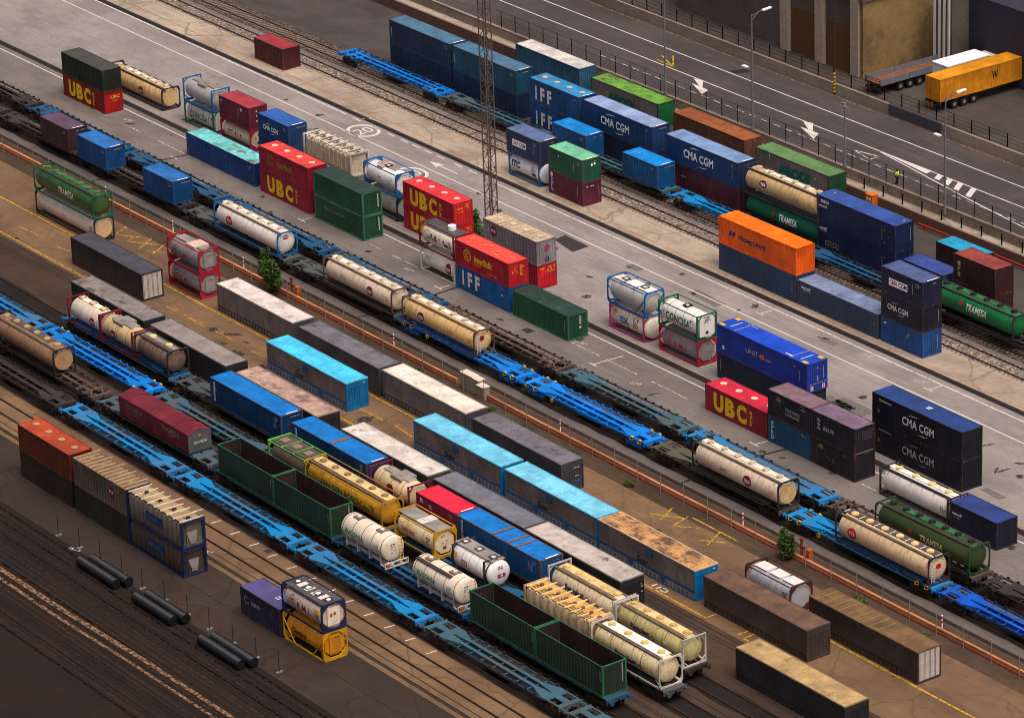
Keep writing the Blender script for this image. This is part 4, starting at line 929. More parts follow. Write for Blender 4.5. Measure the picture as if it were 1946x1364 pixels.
# ------------------------------------------------------------------ pipes, rods, stakes in the front left corner
PIPE=plain((15,16,22),.45,.4)
for x0,x1,q in ((13.6,19.7,'left'),(22.9,29.0,'middle'),(33.4,39.6,'right')):
    for y,s in ((-78.75,'front'),(-77.72,'back')):
        o=thing('drain_pipe',f'{s} pipe of the {q} pair of large black ribbed pipes on the soil','pipe',((x0+x1)/2+(0 if s=='front' else .35),y,.0),'black pipes on the soil'); h=(x1-x0)/2; w=MB(); pr=[]
        n=int(h*2/.12)
        for i in range(n): xx=-h+i*2*h/n; pr+=[(xx,.47),(xx+h/n,.47),(xx+h/n+.01,.44),(xx+2*h/n-.01,.44)]
        vs=[];N=20
        for xx,rr_ in pr:
            for k in range(N): a=2*PI*k/N; vs.append((xx,rr_*math.cos(a),.47+rr_*math.sin(a)))
        w.add(vs,[(i*N+k,i*N+(k+1)%N,(i+1)*N+(k+1)%N,(i+1)*N+k) for i in range(len(pr)-1) for k in range(N)],0,True); w.obj('pipe_wall',PIPE,o)
        w=MB(); w.cyl((-h+.02,0,.47),(h-.02,0,.47),.4,20); w.obj('pipe_bore',plain((8,8,10),.9),o)
for i,(x,y) in enumerate(((10.5,-77.0),(14,-76.95),(17.64,-76.95),(21.1,-77.0),(24.4,-76.8),(28.1,-76.8),(31.5,-76.75),(35.1,-76.7),(38.6,-76.65),(42,-76.6),(7,-77.1))):
    o=thing('fence_rod','thin dark rod standing in a small concrete foot in the front left corner','rod',(x,y,0),'rods standing in concrete feet'); w=MB(); w.cyl((0,0,0),(0,0,2.0),.035,8); w.obj('rod',DARKM,o); w=MB(); w.box(-.11,.11,-.3,.3,0,.12); w.obj('concrete_foot',GREY,o)
for i,(x,y) in enumerate(((22.1,-76.4),(25.75,-76.4),(29.3,-76.45),(32.6,-76.3),(36.3,-76.4),(39.6,-76.2),(43,-76.2))):
    w=MB(); w.bar((0,0,0),(.05*(-1)**i,0,1.15),.07,.03); tag(w.obj('stake',plain((150,62,36),.7),None,(x,y,0)),'slim orange stake on the dark paving in the front left corner','stake','orange stakes on the dark paving')
# ------------------------------------------------------------------ paints of this yard
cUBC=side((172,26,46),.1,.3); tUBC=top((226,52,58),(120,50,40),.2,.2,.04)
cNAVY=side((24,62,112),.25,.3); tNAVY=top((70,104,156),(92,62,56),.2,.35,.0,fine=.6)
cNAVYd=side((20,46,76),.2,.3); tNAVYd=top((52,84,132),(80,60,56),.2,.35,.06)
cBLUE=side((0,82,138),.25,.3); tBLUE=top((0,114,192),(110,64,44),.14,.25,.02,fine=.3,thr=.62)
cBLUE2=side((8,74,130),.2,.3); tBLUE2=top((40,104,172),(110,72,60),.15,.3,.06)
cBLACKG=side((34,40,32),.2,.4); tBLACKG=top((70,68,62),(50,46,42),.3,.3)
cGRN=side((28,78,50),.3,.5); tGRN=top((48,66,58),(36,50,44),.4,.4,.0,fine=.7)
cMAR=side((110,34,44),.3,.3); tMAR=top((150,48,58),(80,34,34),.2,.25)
FRB=side((0,104,172),.15,.3); FRR=side((176,24,52),.15,.3); FRG=side((0,98,62),.15,.3); FRK=side((44,44,48),.2,.3); FRY=side((212,156,14),.12,.3); FRMAR=side((120,24,48),.15,.3); FRN=side((18,34,80),.15,.3); FRM=side((186,40,120),.12,.3); FRW=side((206,198,186),.25,.4); FRBR=side((92,70,62),.3,.4)
CREAM=tankm((226,206,180),(140,100,60),.4); CREAMY=tankm((232,192,128),(150,100,46),.5); CREAMO=tankm((216,182,128),(132,88,44),.55); WHT=tankm((232,226,216),(150,130,110),.2); SILV=tankm((176,172,170),(110,104,100),.35,.3); SILVD=tankm((140,134,134),(84,78,78),.4,.35); TGREEN=tankm((62,92,50),(40,52,30),.5); TGREEN2=tankm((10,100,70),(30,70,44),.35); TYEL=tankm((208,150,40),(120,78,30),.75); TDARK=tankm((122,98,80),(58,46,38),.6); TOLIVE=tankm((196,182,128),(112,96,54),.5); TGOLD=tankm((214,140,20),(140,84,20),.35)
WALKW=top((238,228,208),(150,120,80),.15,0,.0,fine=.3); WALKG=top((150,142,134),(90,82,74),.2,0); WALKY=top((224,194,136),(140,104,60),.25,0); WALKD=top((84,78,74),(60,54,50),.2,0); WALKGR=top((44,112,64),(104,96,46),.25,0); LIDG=plain((196,180,150),.6,var=.25)
LEDG=plain((104,86,70),.7,var=.3); LEDK=plain((62,54,50),.7,var=.3)

# ---- logos
def logo_cma(ref,u,v,w,mat=WHITE):
    mark(ref,'S',text2d('CMA CGM',w,w*.19,.04,1.06),u,v,mat)
    mark(ref,'S',arc2d(w*.30,w*.335,70,135,20,1,.45,True),u-w*.08,v+w*.04,mat,'emblem'); mark(ref,'S',arc2d(w*.3,w*.335,250,315,20,1,.45,True),u+w*.08,v-w*.04,mat,'emblem')
def logo_cma_box(ref,u,v,w,h):
    mark(ref,'S',rect2d(w,h),u,v,WHITE,'sign_panel',eps=.004); mark(ref,'S',text2d('CMA',w*.42,h*.68,.035),u-w*.25,v,RED); mark(ref,'S',text2d('CGM',w*.44,h*.68,.035),u+w*.24,v,NAVY)
def logo_ubc(ref,bulk=True):
    L=ref['L']; Y=plain((236,190,24),.6,var=.12)
    for ch,u,w in (('U',.22,1.45),('B',.405,1.4),('C',.595,1.45)): mark(ref,'S',text2d(ch,w,1.85,.06),L*u,1.28,Y)
    if bulk: mark(ref,'S',column2d('BULK',.36,1.45,.05),L*.745,1.25,Y)
def logo_inter(ref,dim=False):
    L=ref['L']; Y=DIMY if dim else plain((230,176,30),.6); 
    mark(ref,'S',arc2d(.52,.64),L*.23,1.45,Y,'emblem'); mark(ref,'S',arc2d(.36,.42),L*.23,1.45,Y,'emblem'); mark(ref,'S',arc2d(.12,.22,30,330),L*.23,1.45,Y,'emblem')
    mark(ref,'S',text2d('InterBulk',3.1,.72,.04,.9),L*.53,1.42,Y); mark(ref,'S',text2d('GROUP',1.1,.24,.02,1.3),L*.42,.88,Y); mark(ref,'S',marks2d(2.2,.16,1,.9,3),L*.72,.5,Y,'data_marking')
def logo_iff(ref):
    L=ref['L']
    for ch,u in (('I',.135),('F',.265),('F',.405)): mark(ref,'S',text2d(ch,.26 if ch=='I' else .78,1.6,.05),L*u,1.42,OFFW)
def spot(ref,face,u,v,col,word,wcol,rx=.55,ry=.45,tw=.8,ring=None):
    if ring: mark(ref,face,disc2d(rx*1.12,ry*1.14),u,v,ring,'emblem',eps=.004)
    mark(ref,face,disc2d(rx,ry),u,v,col,'emblem'); mark(ref,face,text2d(word,tw,None,.03),u,v,wcol,eps=.02)
def rmi(ref,u,v,mat,s=1):
    for dx,dy in ((0,.26),(-.2,-.08),(.2,-.08)): mark(ref,'B',arc2d(.21*s,.26*s),u+dx*s,v+math.degrees(dy*s/ref['r']),mat,'emblem')
    mark(ref,'B',text2d('R.M.I.',2.0*s,.62*s,.02,1.15),u+1.75*s,v-8,mat)
def data(ref,face,u,v,w,h,rows,mat,seed): mark(ref,face,marks2d(w,h,rows,.8,seed),u,v,mat,'data_marking')
def ends(ref,seed,mat=None):
    L=ref['L']; mat=mat or DIMW
    data(ref,'S',L-.75,ref['H']-.55,.6,.4,3,mat,seed); data(ref,'E',1.62,ref['H']-.38,1.1,.16,1,mat,seed+1)
    mark(ref,'R',rect2d(.14,1.3),L-.1,1.3,WHITE,'roof_number',eps=.004)
def vstrip(ref,u,mat=None):
    mark(ref,'S',rect2d(.07,1.1),u,1.5,mat or DIMW,'data_marking')
H1,HC=2.59,2.896
ST='container stacks by the boundary road'

# ================================================================ row A, against the road wall
m=side((52,96,126),.15,.4); a=box_container('grey-blue container with a pale rust-streaked roof behind the dark blue stacks, top centre',-69.6,28.8,0,L40,3.07,m,top((206,200,192),(120,84,60),.3,.5,.0),pitch=.3); mark(a,'E',rect2d(.3,.24),.3,2.4,plain((30,110,180)),'sticker')
gk=side((128,120,118),.05,.35); gg=side((18,112,62),.1,.3)
a=box_container('grey container with a bright green mossy roof and green end wall',-54.6,28.4,0,L40,HC,gk,top((104,160,58),(92,66,44),.55,.25,.0,fine=.5,thr=.53),mf=side((60,60,56),.2,.3),me=gg,flat_side=True); mark(a,'S',text2d('ABODI',5.0,1.1,.07),5.5,1.55,plain((32,92,76),.6))
a=box_container('fully rusted brown container below the roadside fence',-39.4,28.2,0,12.45,HC,side((112,74,54),.9,.6),top((150,84,44),(104,52,36),.5,.5,.02)); mark(a,'R',marks2d(.9,.5,2,.9,5),6.6,1.3,DIMY,'roof_number')
a=box_container('grey container with a faded dull green roof beside the brick wall',-24.7,27.9,0,L40,HC,gk,top((96,132,78),(112,92,62),.3,.6,.01),mf=side((60,66,56),.2,.3),me=side((20,84,52),.2,.4),flat_side=True,door=True); mark(a,'S',text2d('ABODI',5.2,1.25,.07),6.4,1.6,plain((16,112,92),.6)); 
for u in (.95,2.55): mark(a,'S',rect2d(.12,.5),2.4,u,OFFW,'sticker')
mark(a,'S',rect2d(.18,.2),10.0,2.0,OFFW,'sticker'); mark(a,'S',rect2d(.12,.5),9.8,.8,OFFW,'sticker'); mark(a,'E',rect2d(.2,.22),2.0,.45,WHITE,'sticker')
box_container('dark box with a teal ribbed roof at the far right below the road wall',8.9,24.0,0,L20,HC,side((54,40,38),.2,.4),top((30,150,190),(60,90,100),.2,.3))

# ================================================================ row B, two-high dark blue stacks
tl=side((14,76,100),.25,.35)
for i,(x,ml,mu) in enumerate(((-79.8,cNAVYd,cNAVYd),(-67.2,cNAVYd,tl))):
    box_container(('lower dark navy container behind the bright blue wagon, left of the mast','lower navy container directly left of the white-lettered blue bulk pair')[i],x,18.25,0,L40,HC,ml,tNAVYd); 
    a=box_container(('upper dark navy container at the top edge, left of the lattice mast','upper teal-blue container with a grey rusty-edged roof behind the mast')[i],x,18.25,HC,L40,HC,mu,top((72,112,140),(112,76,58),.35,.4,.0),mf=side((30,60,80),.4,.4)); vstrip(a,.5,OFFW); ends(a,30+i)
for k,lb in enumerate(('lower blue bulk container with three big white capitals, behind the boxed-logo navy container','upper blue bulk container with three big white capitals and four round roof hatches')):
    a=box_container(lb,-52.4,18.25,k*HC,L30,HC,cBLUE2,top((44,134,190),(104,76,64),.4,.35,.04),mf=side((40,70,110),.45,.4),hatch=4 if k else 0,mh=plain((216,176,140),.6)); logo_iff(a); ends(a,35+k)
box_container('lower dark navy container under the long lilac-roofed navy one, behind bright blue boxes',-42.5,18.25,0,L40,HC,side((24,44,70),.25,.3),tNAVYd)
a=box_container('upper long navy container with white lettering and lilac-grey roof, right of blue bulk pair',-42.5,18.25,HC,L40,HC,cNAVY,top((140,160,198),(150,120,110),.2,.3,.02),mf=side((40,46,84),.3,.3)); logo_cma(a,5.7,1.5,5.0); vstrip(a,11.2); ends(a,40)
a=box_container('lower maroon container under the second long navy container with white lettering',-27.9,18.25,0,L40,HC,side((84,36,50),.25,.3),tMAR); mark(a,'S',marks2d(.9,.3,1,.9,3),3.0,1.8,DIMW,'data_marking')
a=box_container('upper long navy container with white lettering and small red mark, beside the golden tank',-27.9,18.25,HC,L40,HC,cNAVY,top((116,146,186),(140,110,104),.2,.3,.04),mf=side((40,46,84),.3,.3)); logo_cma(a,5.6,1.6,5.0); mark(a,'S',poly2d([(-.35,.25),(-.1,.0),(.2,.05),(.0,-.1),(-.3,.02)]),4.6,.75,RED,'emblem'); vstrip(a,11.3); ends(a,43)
a=tank('lower green tank container with white lettering, under the golden-cream tank',-14.9,18.25,0,L40,HC,TGREEN2,side((24,52,40),.2,.4),r=1.12,ends='plate',top=True,walk=WALKD,holes=0,ledge=LEDK)
mark(a,'B',text2d('TRAMESA',2.9,.78,.03,1,.18),7.2,8,WHITE); mark(a,'B',poly2d([(-.3,0),(0,.35),(.3,0),(0,-.35)]),4.9,12,RED,'emblem')
a=tank('upper golden-cream tank container with a maroon badge, beside the orange container',-14.9,18.25,HC,L40,HC,CREAMO,side((60,52,50),.2,.4),r=1.17,walk=WALKW,holes=6,ledge=LEDK,mhole=LIDG,bands=5,mband=plain((170,136,86),.6))
spot(a,'B',3.3,10,MAROON,'tas',WHITE,.62,.45,.75,ring=OFFW); data(a,'B',8.5,-4,1.2,.4,2,GREY,44); data(a,'B',11.0,6,.7,.5,3,ORG,45)
for k,(lb,z) in enumerate((('lower dark blue smooth container, white words at its top left, behind empty wagons',.1),('upper dark blue smooth container with white words and red dot, beside the golden tank',.1+HC))):
    a=box_container(lb,-3.2,18.5,z,L40,HC,side((18,36,74),.1,.25),top((52,82,152),(60,60,90),.15,.2,.0),flat_side=True,roof='flat')
    if k: mark(a,'S',text2d('seaco',1.3,.36,.03),1.3,2.4,OFFW); mark(a,'S',disc2d(.16,.16),.45,2.5,RED,'emblem'); mark(a,'S',text2d('seacell',1.3,.3,.03),1.0,1.9,OFFW)
    else: mark(a,'S',text2d('seacell',1.3,.36,.03),.95,2.4,OFFW); mark(a,'S',marks2d(.9,.1,1,.9,2),1.1,2.1,OFFW,'data_marking'); mark(a,'S',join2d(*[(arc2d(.2,.27,0,360,16),i*.42,(i%2)*.1) for i in range(5)]),1.6,.9,DIMW,'graffiti')
    for u,v in ((10.6,.7),(10.6,2.0),(11.2,1.4)): mark(a,'S',rect2d(.09,.14),u,v,plain((220,150,40)),'sticker')
    vstrip(a,10.2); mark(a,'E',rect2d(.05,1.4),2.0,1.6,DIMW,'data_marking'); mark(a,'R',disc2d(.12),1.0,1.6,plain((230,180,60)),'sticker'); mark(a,'R',disc2d(.12),11.6,1.7,plain((230,180,60)),'sticker')
box_container('single dark blue short container seen behind the three-high navy stack',10.4,18.25,0,L20,HC,cNAVYd,top((54,74,146),(70,66,96),.2,.3,.02))
for k,lb in enumerate(('lower dark container under the brown-red one at the right edge','upper brown-red container with three white letters at the right edge')):
    a=box_container(lb,18.0,18.25,k*HC,L20,HC,side((58,30,30),.3,.4),top((140,60,52),(92,44,40),.3,.3))
    if k: mark(a,'S',column2d('IPS',.4,1.6,.03),.85,1.5,plain((190,176,120)))

# ================================================================ row C, wagons with short blue boxes
for x,lb in ((-43.2,'bright blue short container on a wagon in front of the white-lettered bulk pair'),(-30.7,'bright blue short container on a wagon in front of the second long navy stack')):
    a=box_container(lb,x,14.52,1.28,L20,H1,cBLUE,top((0,128,206),(90,110,150),.12,.2,.02,fine=.2)); ends(a,int(50-x)); mark(a,'R',marks2d(1.2,.6,2,.6,4),1.4,1.3,DIMW,'roof_number')
a=tank('green tank container with white lettering on a wagon, cut by the right edge',18.6,14.52,1.28,L40,H1,tankm((24,110,60),(20,50,30),.5),FRK,r=1.15,walk=WALKGR,holes=6,mhole=DARKM,ledge=LEDK)
mark(a,'B',text2d('TRAMESA',2.9,.7,.03,1,.18),6.8,12,OFFW); mark(a,'B',poly2d([(-.3,0),(0,.3),(.3,0),(0,-.3)]),4.6,18,RED,'emblem')

# ================================================================ row D, on the concrete strip
box_container('dark maroon container at the top edge beside the ballasted track',-93.0,8.0,0,L20,H1,side((78,26,34),.3,.4),tMAR)
a=tank('white tank container with blue capitals in a blue cradle frame, under a navy container',-41.95,7.5,0,L20,H1,tankm((226,228,230),(150,150,150),.15),FRB,r=1.16,ends='post',inset=-.28,frame_x=2.75,cz=1.38,bands=2,mband=plain((150,152,156)))
mark(a,'B',text2d('ITC',1.5,.75,.05),1.55,6,NAVY); data(a,'B',4.6,14,.8,.6,4,GREY,51); mark(a,'B',rect2d(.75,.42),4.75,-14,plain((92,84,84)),'sticker')
a=box_container('navy short container with a boxed red and dark logo, on the white tank',-41.95,7.5,H1,L20,H1,side((32,56,94),.35,.35),top((92,112,154),(130,110,100),.2,.4),mf=side((70,54,70),.5,.4)); logo_cma_box(a,2.3,1.35,2.5,.72); vstrip(a,4.9); ends(a,53)
a=box_container('maroon short container under the green-roofed one by the ballasted track',-34.4,7.5,0,L20,H1,side((96,32,52),.3,.35),tMAR); 
mark(a,'S',rect2d(.34,1.75),.55,1.2,plain((30,66,160)),'sign_panel',eps=.004); mark(a,'S',rect2d(.4,.42),.55,2.22,OFFW,'sticker'); mark(a,'S',marks2d(.26,1.6,8,.8,14),.55,1.2,plain((200,210,236)),'data_marking',eps=.012); data(a,'E',1.2,2.1,1.5,.18,1,OFFW,55); vstrip(a,5.1); mark(a,'E',rect2d(.05,1.3),2.1,1.3,DIMW,'data_marking')
a=box_container('green short container with a pale mint rust-flecked roof, on a maroon one',-34.4,7.5,H1,L20,H1,side((20,92,66),.3,.45),top((112,190,150),(130,92,70),.2,.35,.0,fine=.7),mf=side((70,70,60),.6,.4)); data(a,'S',2.4,1.95,1.2,.25,1,OFFW,57); mark(a,'E',rect2d(.22,.26),1.25,1.85,WHITE,'sticker'); mark(a,'E',rect2d(.22,.26),1.62,1.9,WHITE,'sticker'); vstrip(a,4.5); mark(a,'S',join2d(*[(arc2d(.2,.25,20,300,12),i*.5,-.05*i) for i in range(6)]),2.2,.95,plain((40,110,50)),'graffiti'); ends(a,58)
a=box_container('dark blue-grey container carrying the orange one on the concrete strip',-5.1,7.25,0,L40,HC,side((36,66,98),.3,.35),tNAVYd); vstrip(a,.5,plain((180,80,110))); vstrip(a,11.6)
a=box_container('bright orange container with dark blue lettering, on a blue-grey one',-5.1,7.25,HC,L40,HC,side((238,96,6),.06,.2),top((250,118,4),(170,90,40),.08,.12,.0,fine=.25),roof='flat')
mark(a,'S',text2d('Hapag-Lloyd',4.2,.72,.025),5.3,1.45,NAVY); mark(a,'S',join2d((poly2d([(-.15,-.3),(.15,-.3),(.35,.3),(.05,.3)]),-.35,0),(poly2d([(-.1,-.3),(.2,-.3),(.4,.3),(.1,.3)]),.15,0),(rect2d(.6,.16),.1,.0)),2.15,1.55,NAVY,'emblem')
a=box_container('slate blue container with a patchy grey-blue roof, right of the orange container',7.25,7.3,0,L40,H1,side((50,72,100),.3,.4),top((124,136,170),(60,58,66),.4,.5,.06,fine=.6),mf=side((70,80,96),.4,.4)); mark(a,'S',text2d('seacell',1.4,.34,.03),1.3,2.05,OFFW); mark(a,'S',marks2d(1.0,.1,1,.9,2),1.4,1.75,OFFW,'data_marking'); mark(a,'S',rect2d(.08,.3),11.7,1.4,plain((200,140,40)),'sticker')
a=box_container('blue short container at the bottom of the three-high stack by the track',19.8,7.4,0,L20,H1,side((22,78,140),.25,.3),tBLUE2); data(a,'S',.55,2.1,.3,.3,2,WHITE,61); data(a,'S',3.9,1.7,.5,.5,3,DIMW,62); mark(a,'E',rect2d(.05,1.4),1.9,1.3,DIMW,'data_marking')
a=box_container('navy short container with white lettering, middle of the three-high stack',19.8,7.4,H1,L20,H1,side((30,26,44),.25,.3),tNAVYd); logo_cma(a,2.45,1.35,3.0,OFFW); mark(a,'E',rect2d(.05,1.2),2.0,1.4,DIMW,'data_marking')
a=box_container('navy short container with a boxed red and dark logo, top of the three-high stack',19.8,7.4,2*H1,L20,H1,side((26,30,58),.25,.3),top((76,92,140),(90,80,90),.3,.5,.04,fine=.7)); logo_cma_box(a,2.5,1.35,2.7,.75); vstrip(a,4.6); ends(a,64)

# ================================================================ row E, back of the middle block
a=tank('long golden-cream tank container lying on the asphalt at the upper left',-96.2,-10.2,0,L40,H1,CREAMO,FRK,r=1.16,walk=WALKW,holes=7,mhole=LIDG,ledge=LEDK,bands=5,mband=plain((150,118,80),.6)); spot(a,'B',7.5,-4,MAROON,'tas',OFFW,.55,.5,.7); data(a,'B',11.0,0,.6,.4,2,ORG,70); mark(a,'D',disc2d(.95),0,a['cz'],CREAMO,'tank_cover',eps=.02)
a=tank('white tank container with green capitals and black bands, under the blue-framed silver tank',-79.4,-10.1,0,L20,H1,tankm((196,192,188),(120,116,112),.2),FRG,r=1.13,ends='post',top=True,bands=4,mband=DARKM,cab=(1.7,1.9,OFFW)); mark(a,'B',text2d('CONCISA',3.6,.75,.03,1.1),2.9,2,GREENL); data(a,'B',5.2,14,.8,.5,2,GREENL,71)
a=tank('silver tank container in a light blue frame, on the banded white tank',-79.4,-10.1,H1,L20,H1,SILV,FRB,r=1.13,ends='post',diag=False,walk=WALKG,wl=.75,ww=.9,hump=(.2,1.6,WALKG),bottom=True)
a=tank('cream tank container with hazard diamonds in a red frame, under the maroon container',-71.8,-10.1,0,L20,H1,tankm((224,206,176),(140,100,60),.35),FRR,r=1.1,ends='oct',top=True,walk=WALKG); data(a,'B',1.9,8,1.2,.4,1,plain((120,60,130)),73)
for i,c in enumerate((DARKM,ORG,RED,OFFW)): mark(a,'B',poly2d([(-.2,0),(0,.2),(.2,0),(0,-.2)]),2.9+i*.55,4,c,'hazard_diamond')
for i,(y,z,c) in enumerate(((-.4,1.5,ORG),(.0,1.8,RED),(-.1,.9,DARKM),(.35,1.35,ORG))): mark(a,'D',poly2d([(-.16,0),(0,.2),(.16,0),(0,-.2)]),y,z,c,'hazard_diamond')
a=box_container('maroon short container on the cream tank with hazard diamonds',-71.8,-10.1,H1,L20,H1,side((104,34,52),.15,.3),top((160,52,64),(100,40,46),.15,.2,.0),door=True); mark(a,'S',disc2d(.18),.5,2.1,DIMW,'sticker'); mark(a,'S',rect2d(.3,.35),4.5,2.0,OFFW,'sticker'); vstrip(a,4.0); 
for v in (2.0,1.5,.9): mark(a,'E',rect2d(.16,.18),1.0,v,OFFW,'sticker')
box_container('lower navy short container hidden behind the red lettered bulk stack',-63.9,-10.1,0,L20,H1,cNAVY,tNAVY)
a=box_container('upper navy short container with white lettering, left of the beige ribbed container',-63.9,-10.1,H1,L20,H1,side((28,62,112),.2,.3),top((44,92,168),(60,80,120),.2,.3,.02)); logo_cma(a,2.5,1.35,2.9); ends(a,76)
box_container('lower beige ribbed bulk container mostly hidden behind the red stack',-55.1,-10.0,0,L30,H1,side((178,158,132),.35,.4),WALKG,pitch=.9)
a=silo_box('upper beige bulk container with a row of dark roof slots and dirty ribs',-55.1,-10.0,H1,L30,H1,tankm((214,194,164),(120,96,70),.55),top((216,200,170),(130,110,84),.3,.2),FRW,FRW,nrib=11,nslat=8,holes=7,bulge=False,knob=OFFW,slots=plain((84,80,78),.7))
for k in range(7): 
    s=MB(); x=-4.56+9.125*(k+.5)/7; s.box(x-.45,x-.1,-.75,.75,H1-.07,H1-.04); s.obj('roof_slot',plain((96,92,88),.8),a['o'])
a=tank('grey tank container at the bottom under the blue-framed white tank',-43.7,-9.9,0,L20,H1,SILV,FRK,r=1.12,ends='oct',top=False); data(a,'B',4.6,6,.6,.6,4,GREY,78); data(a,'D',0,1.4,.7,.5,3,DARKM,79)
a=tank('white tank container in a blue frame behind the dark green stack',-43.7,-9.9,H1,L20,H1,tankm((234,232,228),(170,160,150),.12),FRB,r=1.13,ends='oct',top=True,bands=2,mband=plain((180,178,174)),walk=WALKG,wl=.55,ww=.7,boxes=1,hump=(-.6,.9,plain((190,160,140)))); data(a,'B',2.9,6,.5,.35,2,RED,80); data(a,'B',4.9,10,.6,.8,5,GREY,81)
for k in range(8): mark(a,'D',disc2d(.07),.9*math.cos(k*PI/4),a['cz']+.9*math.sin(k*PI/4),GREY,'bolt_cover')
for k,lb in enumerate(('lower red bulk container with big yellow capitals, behind the maroon-framed tank','upper red bulk container with big yellow capitals and four roof hatches, behind the maroon-framed tank')):
    a=box_container(lb,-35.75,-10.3,k*H1,L30,H1,cUBC,tUBC,hatch=4 if k else 0,mh=plain((228,190,170)),door=True,me=side((222,30,40),.08,.25)); logo_ubc(a); mark(a,'E',text2d('UBC',.7,.2,.03),.85,1.9,YEL); data(a,'E',1.75,2.0,.5,.6,4,YEL,83+k); data(a,'E',.9,1.5,.6,.2,1,YEL,90+k)  # ends in brighter red than the sides: light on them put into the paint
a=box_container('lower red bulk container with a bright red door end, under the grey ribbed container',-21.5,-10.2,0,L30,H1,side((168,28,52),.1,.3),tUBC,door=True,me=side((222,26,40),.08,.25)); mark(a,'E',text2d('UBC',.6,.2,.03),.65,2.15,YEL); data(a,'E',1.7,2.0,.9,.7,4,YEL,86); data(a,'E',.9,1.8,.4,.12,1,YEL,87)  # brighter door red carries the light falling on this end
a=box_container('upper grey ribbed bulk container with a maroon round badge and straw-coloured roof ribs',-21.5,-10.2,H1,L30,H1,side((142,134,136),.15,.5),top((196,172,142),(70,62,56),.4,.5,.0),pitch=.52,depth=.07,hatch=4,mh=plain((206,190,168))); spot(a,'S',1.75,1.65,MAROON,'rcs',OFFW,.55,.55,.75); mark(a,'E',disc2d(.34),1.3,1.7,plain((150,64,76)),'emblem'); mark(a,'E',arc2d(.14,.24),1.3,.5,DARKM,'hatch_ring'); data(a,'E',1.3,1.1,.9,.4,3,DIMW,89)
for k in range(13): 
    s=MB(); x=-4.4+8.8*k/12; s.box(x-.05,x+.05,-1.1,1.1,H1-.02,H1+.035); s.obj('roof_rib',top((214,188,156),(120,100,80),.3,.2),a['o'])
a=tank('cream tank container with blue capitals in a magenta frame, under the blue-framed silver tank',-.35,-10.5,0,L20,H1,tankm((232,218,196),(160,130,96),.3),FRM,r=1.13,ends='post',inset=-.2,frame_x=2.75,top=True,bands=1,mband=DARKM); mark(a,'B',text2d('TDL',1.4,.55,.05),2.5,2,plain((24,84,160))); mark(a,'B',rect2d(.6,.36),1.0,30,ORG,'sticker'); data(a,'B',1.2,14,.9,.5,3,GREY,91); data(a,'B',4.4,8,.8,1.1,6,DARKM,92); data(a,'B',2.6,-16,1.5,.16,1,DARKM,93)
a=tank('silver tank container in a blue braced frame with white top panels, on the magenta-framed tank',-.35,-10.5,H1,L20,H1,tankm((190,186,178),(120,112,100),.4,.3),FRB,r=1.12,ends='plate',top=True,diag=True,walk=WALKW,wl=.92,ww=1.2,boxes=2,mbox=plain((84,78,72)))
for x in (-1.0,1.0):
    s=MB(); s.box(x-.05,x+.05,-1.2,1.2,H1-.1,H1-.02); s.obj('cross_bar',FRB,a['o'])
for k in range(12): mark(a,'D',disc2d(.06),.85*math.cos(k*PI/6),a['cz']+.85*math.sin(k*PI/6),GREY,'bolt_cover')
a=tank('grey tank container with red ring emblem in a red frame, under the bright white tank',7.55,-10.3,0,L20,H1,SILVD,FRR,r=1.13,ends='oct',top=True); rmi(a,1.6,4,plain((196,40,56))); data(a,'B',5.3,4,.7,.9,5,DIMW,95); data(a,'D',.2,2.0,.5,.2,2,RED,96)
a=tank('bright white tank container with green capitals in a green frame and white end box',7.55,-10.3,H1,L20,H1,tankm((240,236,228),(180,150,110),.15),FRG,r=1.14,ends='post',top=True,bands=4,mband=plain((70,70,66)),boxes=1,mbox=DARKM,cab=(1.75,2.0,plain((232,228,222),.6,var=.05))); mark(a,'B',text2d('CONCISA',3.7,.85,.03,1.1),2.95,0,GREENL); mark(a,'B',arc2d(.12,.17,0,300),.75,18,GREENL,'emblem'); mark(a,'B',arc2d(.14,.19,60,330),.8,4,GREENL,'emblem'); data(a,'B',5.1,18,.8,.4,2,DARKM,97); data(a,'D',.1,2.0,1.0,.7,4,DARKM,98); mark(a,'D',rect2d(.35,.3),.0,.7,DARKM,'outlet_hatch')
a=box_container('dark blue-black long container under the bright blue yellow-cornered one',16.6,-10.3,0,13.2,H1,side((26,36,56),.2,.3),tNAVYd); vstrip(a,.5,DIMW)
a=box_container('bright blue long container with yellow corners and pink roof stripes, top of its stack',16.6,-10.3,H1,13.4,HC,side((20,54,150),.06,.25),top((24,74,196),(60,70,120),.15,.2,.03),roof='flat',door=False)
mark(a,'S',text2d('UNIT',1.9,.5,.03),5.3,1.6,DIMW); mark(a,'S',text2d('45',.85,.5,.05),6.75,1.6,plain((226,120,20))); mark(a,'S',text2d('.com',.8,.28,.02),7.7,1.48,DIMW); mark(a,'S',rect2d(.3,.4),1.0,.75,OFFW,'sticker'); vstrip(a,12.3); data(a,'S',11.6,2.2,.2,.2,1,WHITE,99)
for u in (2.55,10.85): mark(a,'R',rect2d(.1,2.3),u,1.22,plain((196,130,160)),'roof_stripe')
for u in (1.5,11.9): mark(a,'R',rect2d(.12,1.5),u,1.22,OFFW,'roof_number')
for u,v in ((.55,.3),(.55,2.15),(12.8,.3),(12.8,2.15)): mark(a,'R',rect2d(.7,.4),u,v,YEL,'corner_plate')
mark(a,'R',marks2d(1.4,.3,1,.9,6),2.9,2.1,DIMW,'roof_number'); mark(a,'R',marks2d(1.4,.3,1,.9,7),10.6,.35,WHITE,'roof_number')
mark(a,'E',join2d(*[(rect2d(.3,.07),i*.42,0) for i in range(5)]),.45,.78,plain((214,150,40)),'reflector_strip')
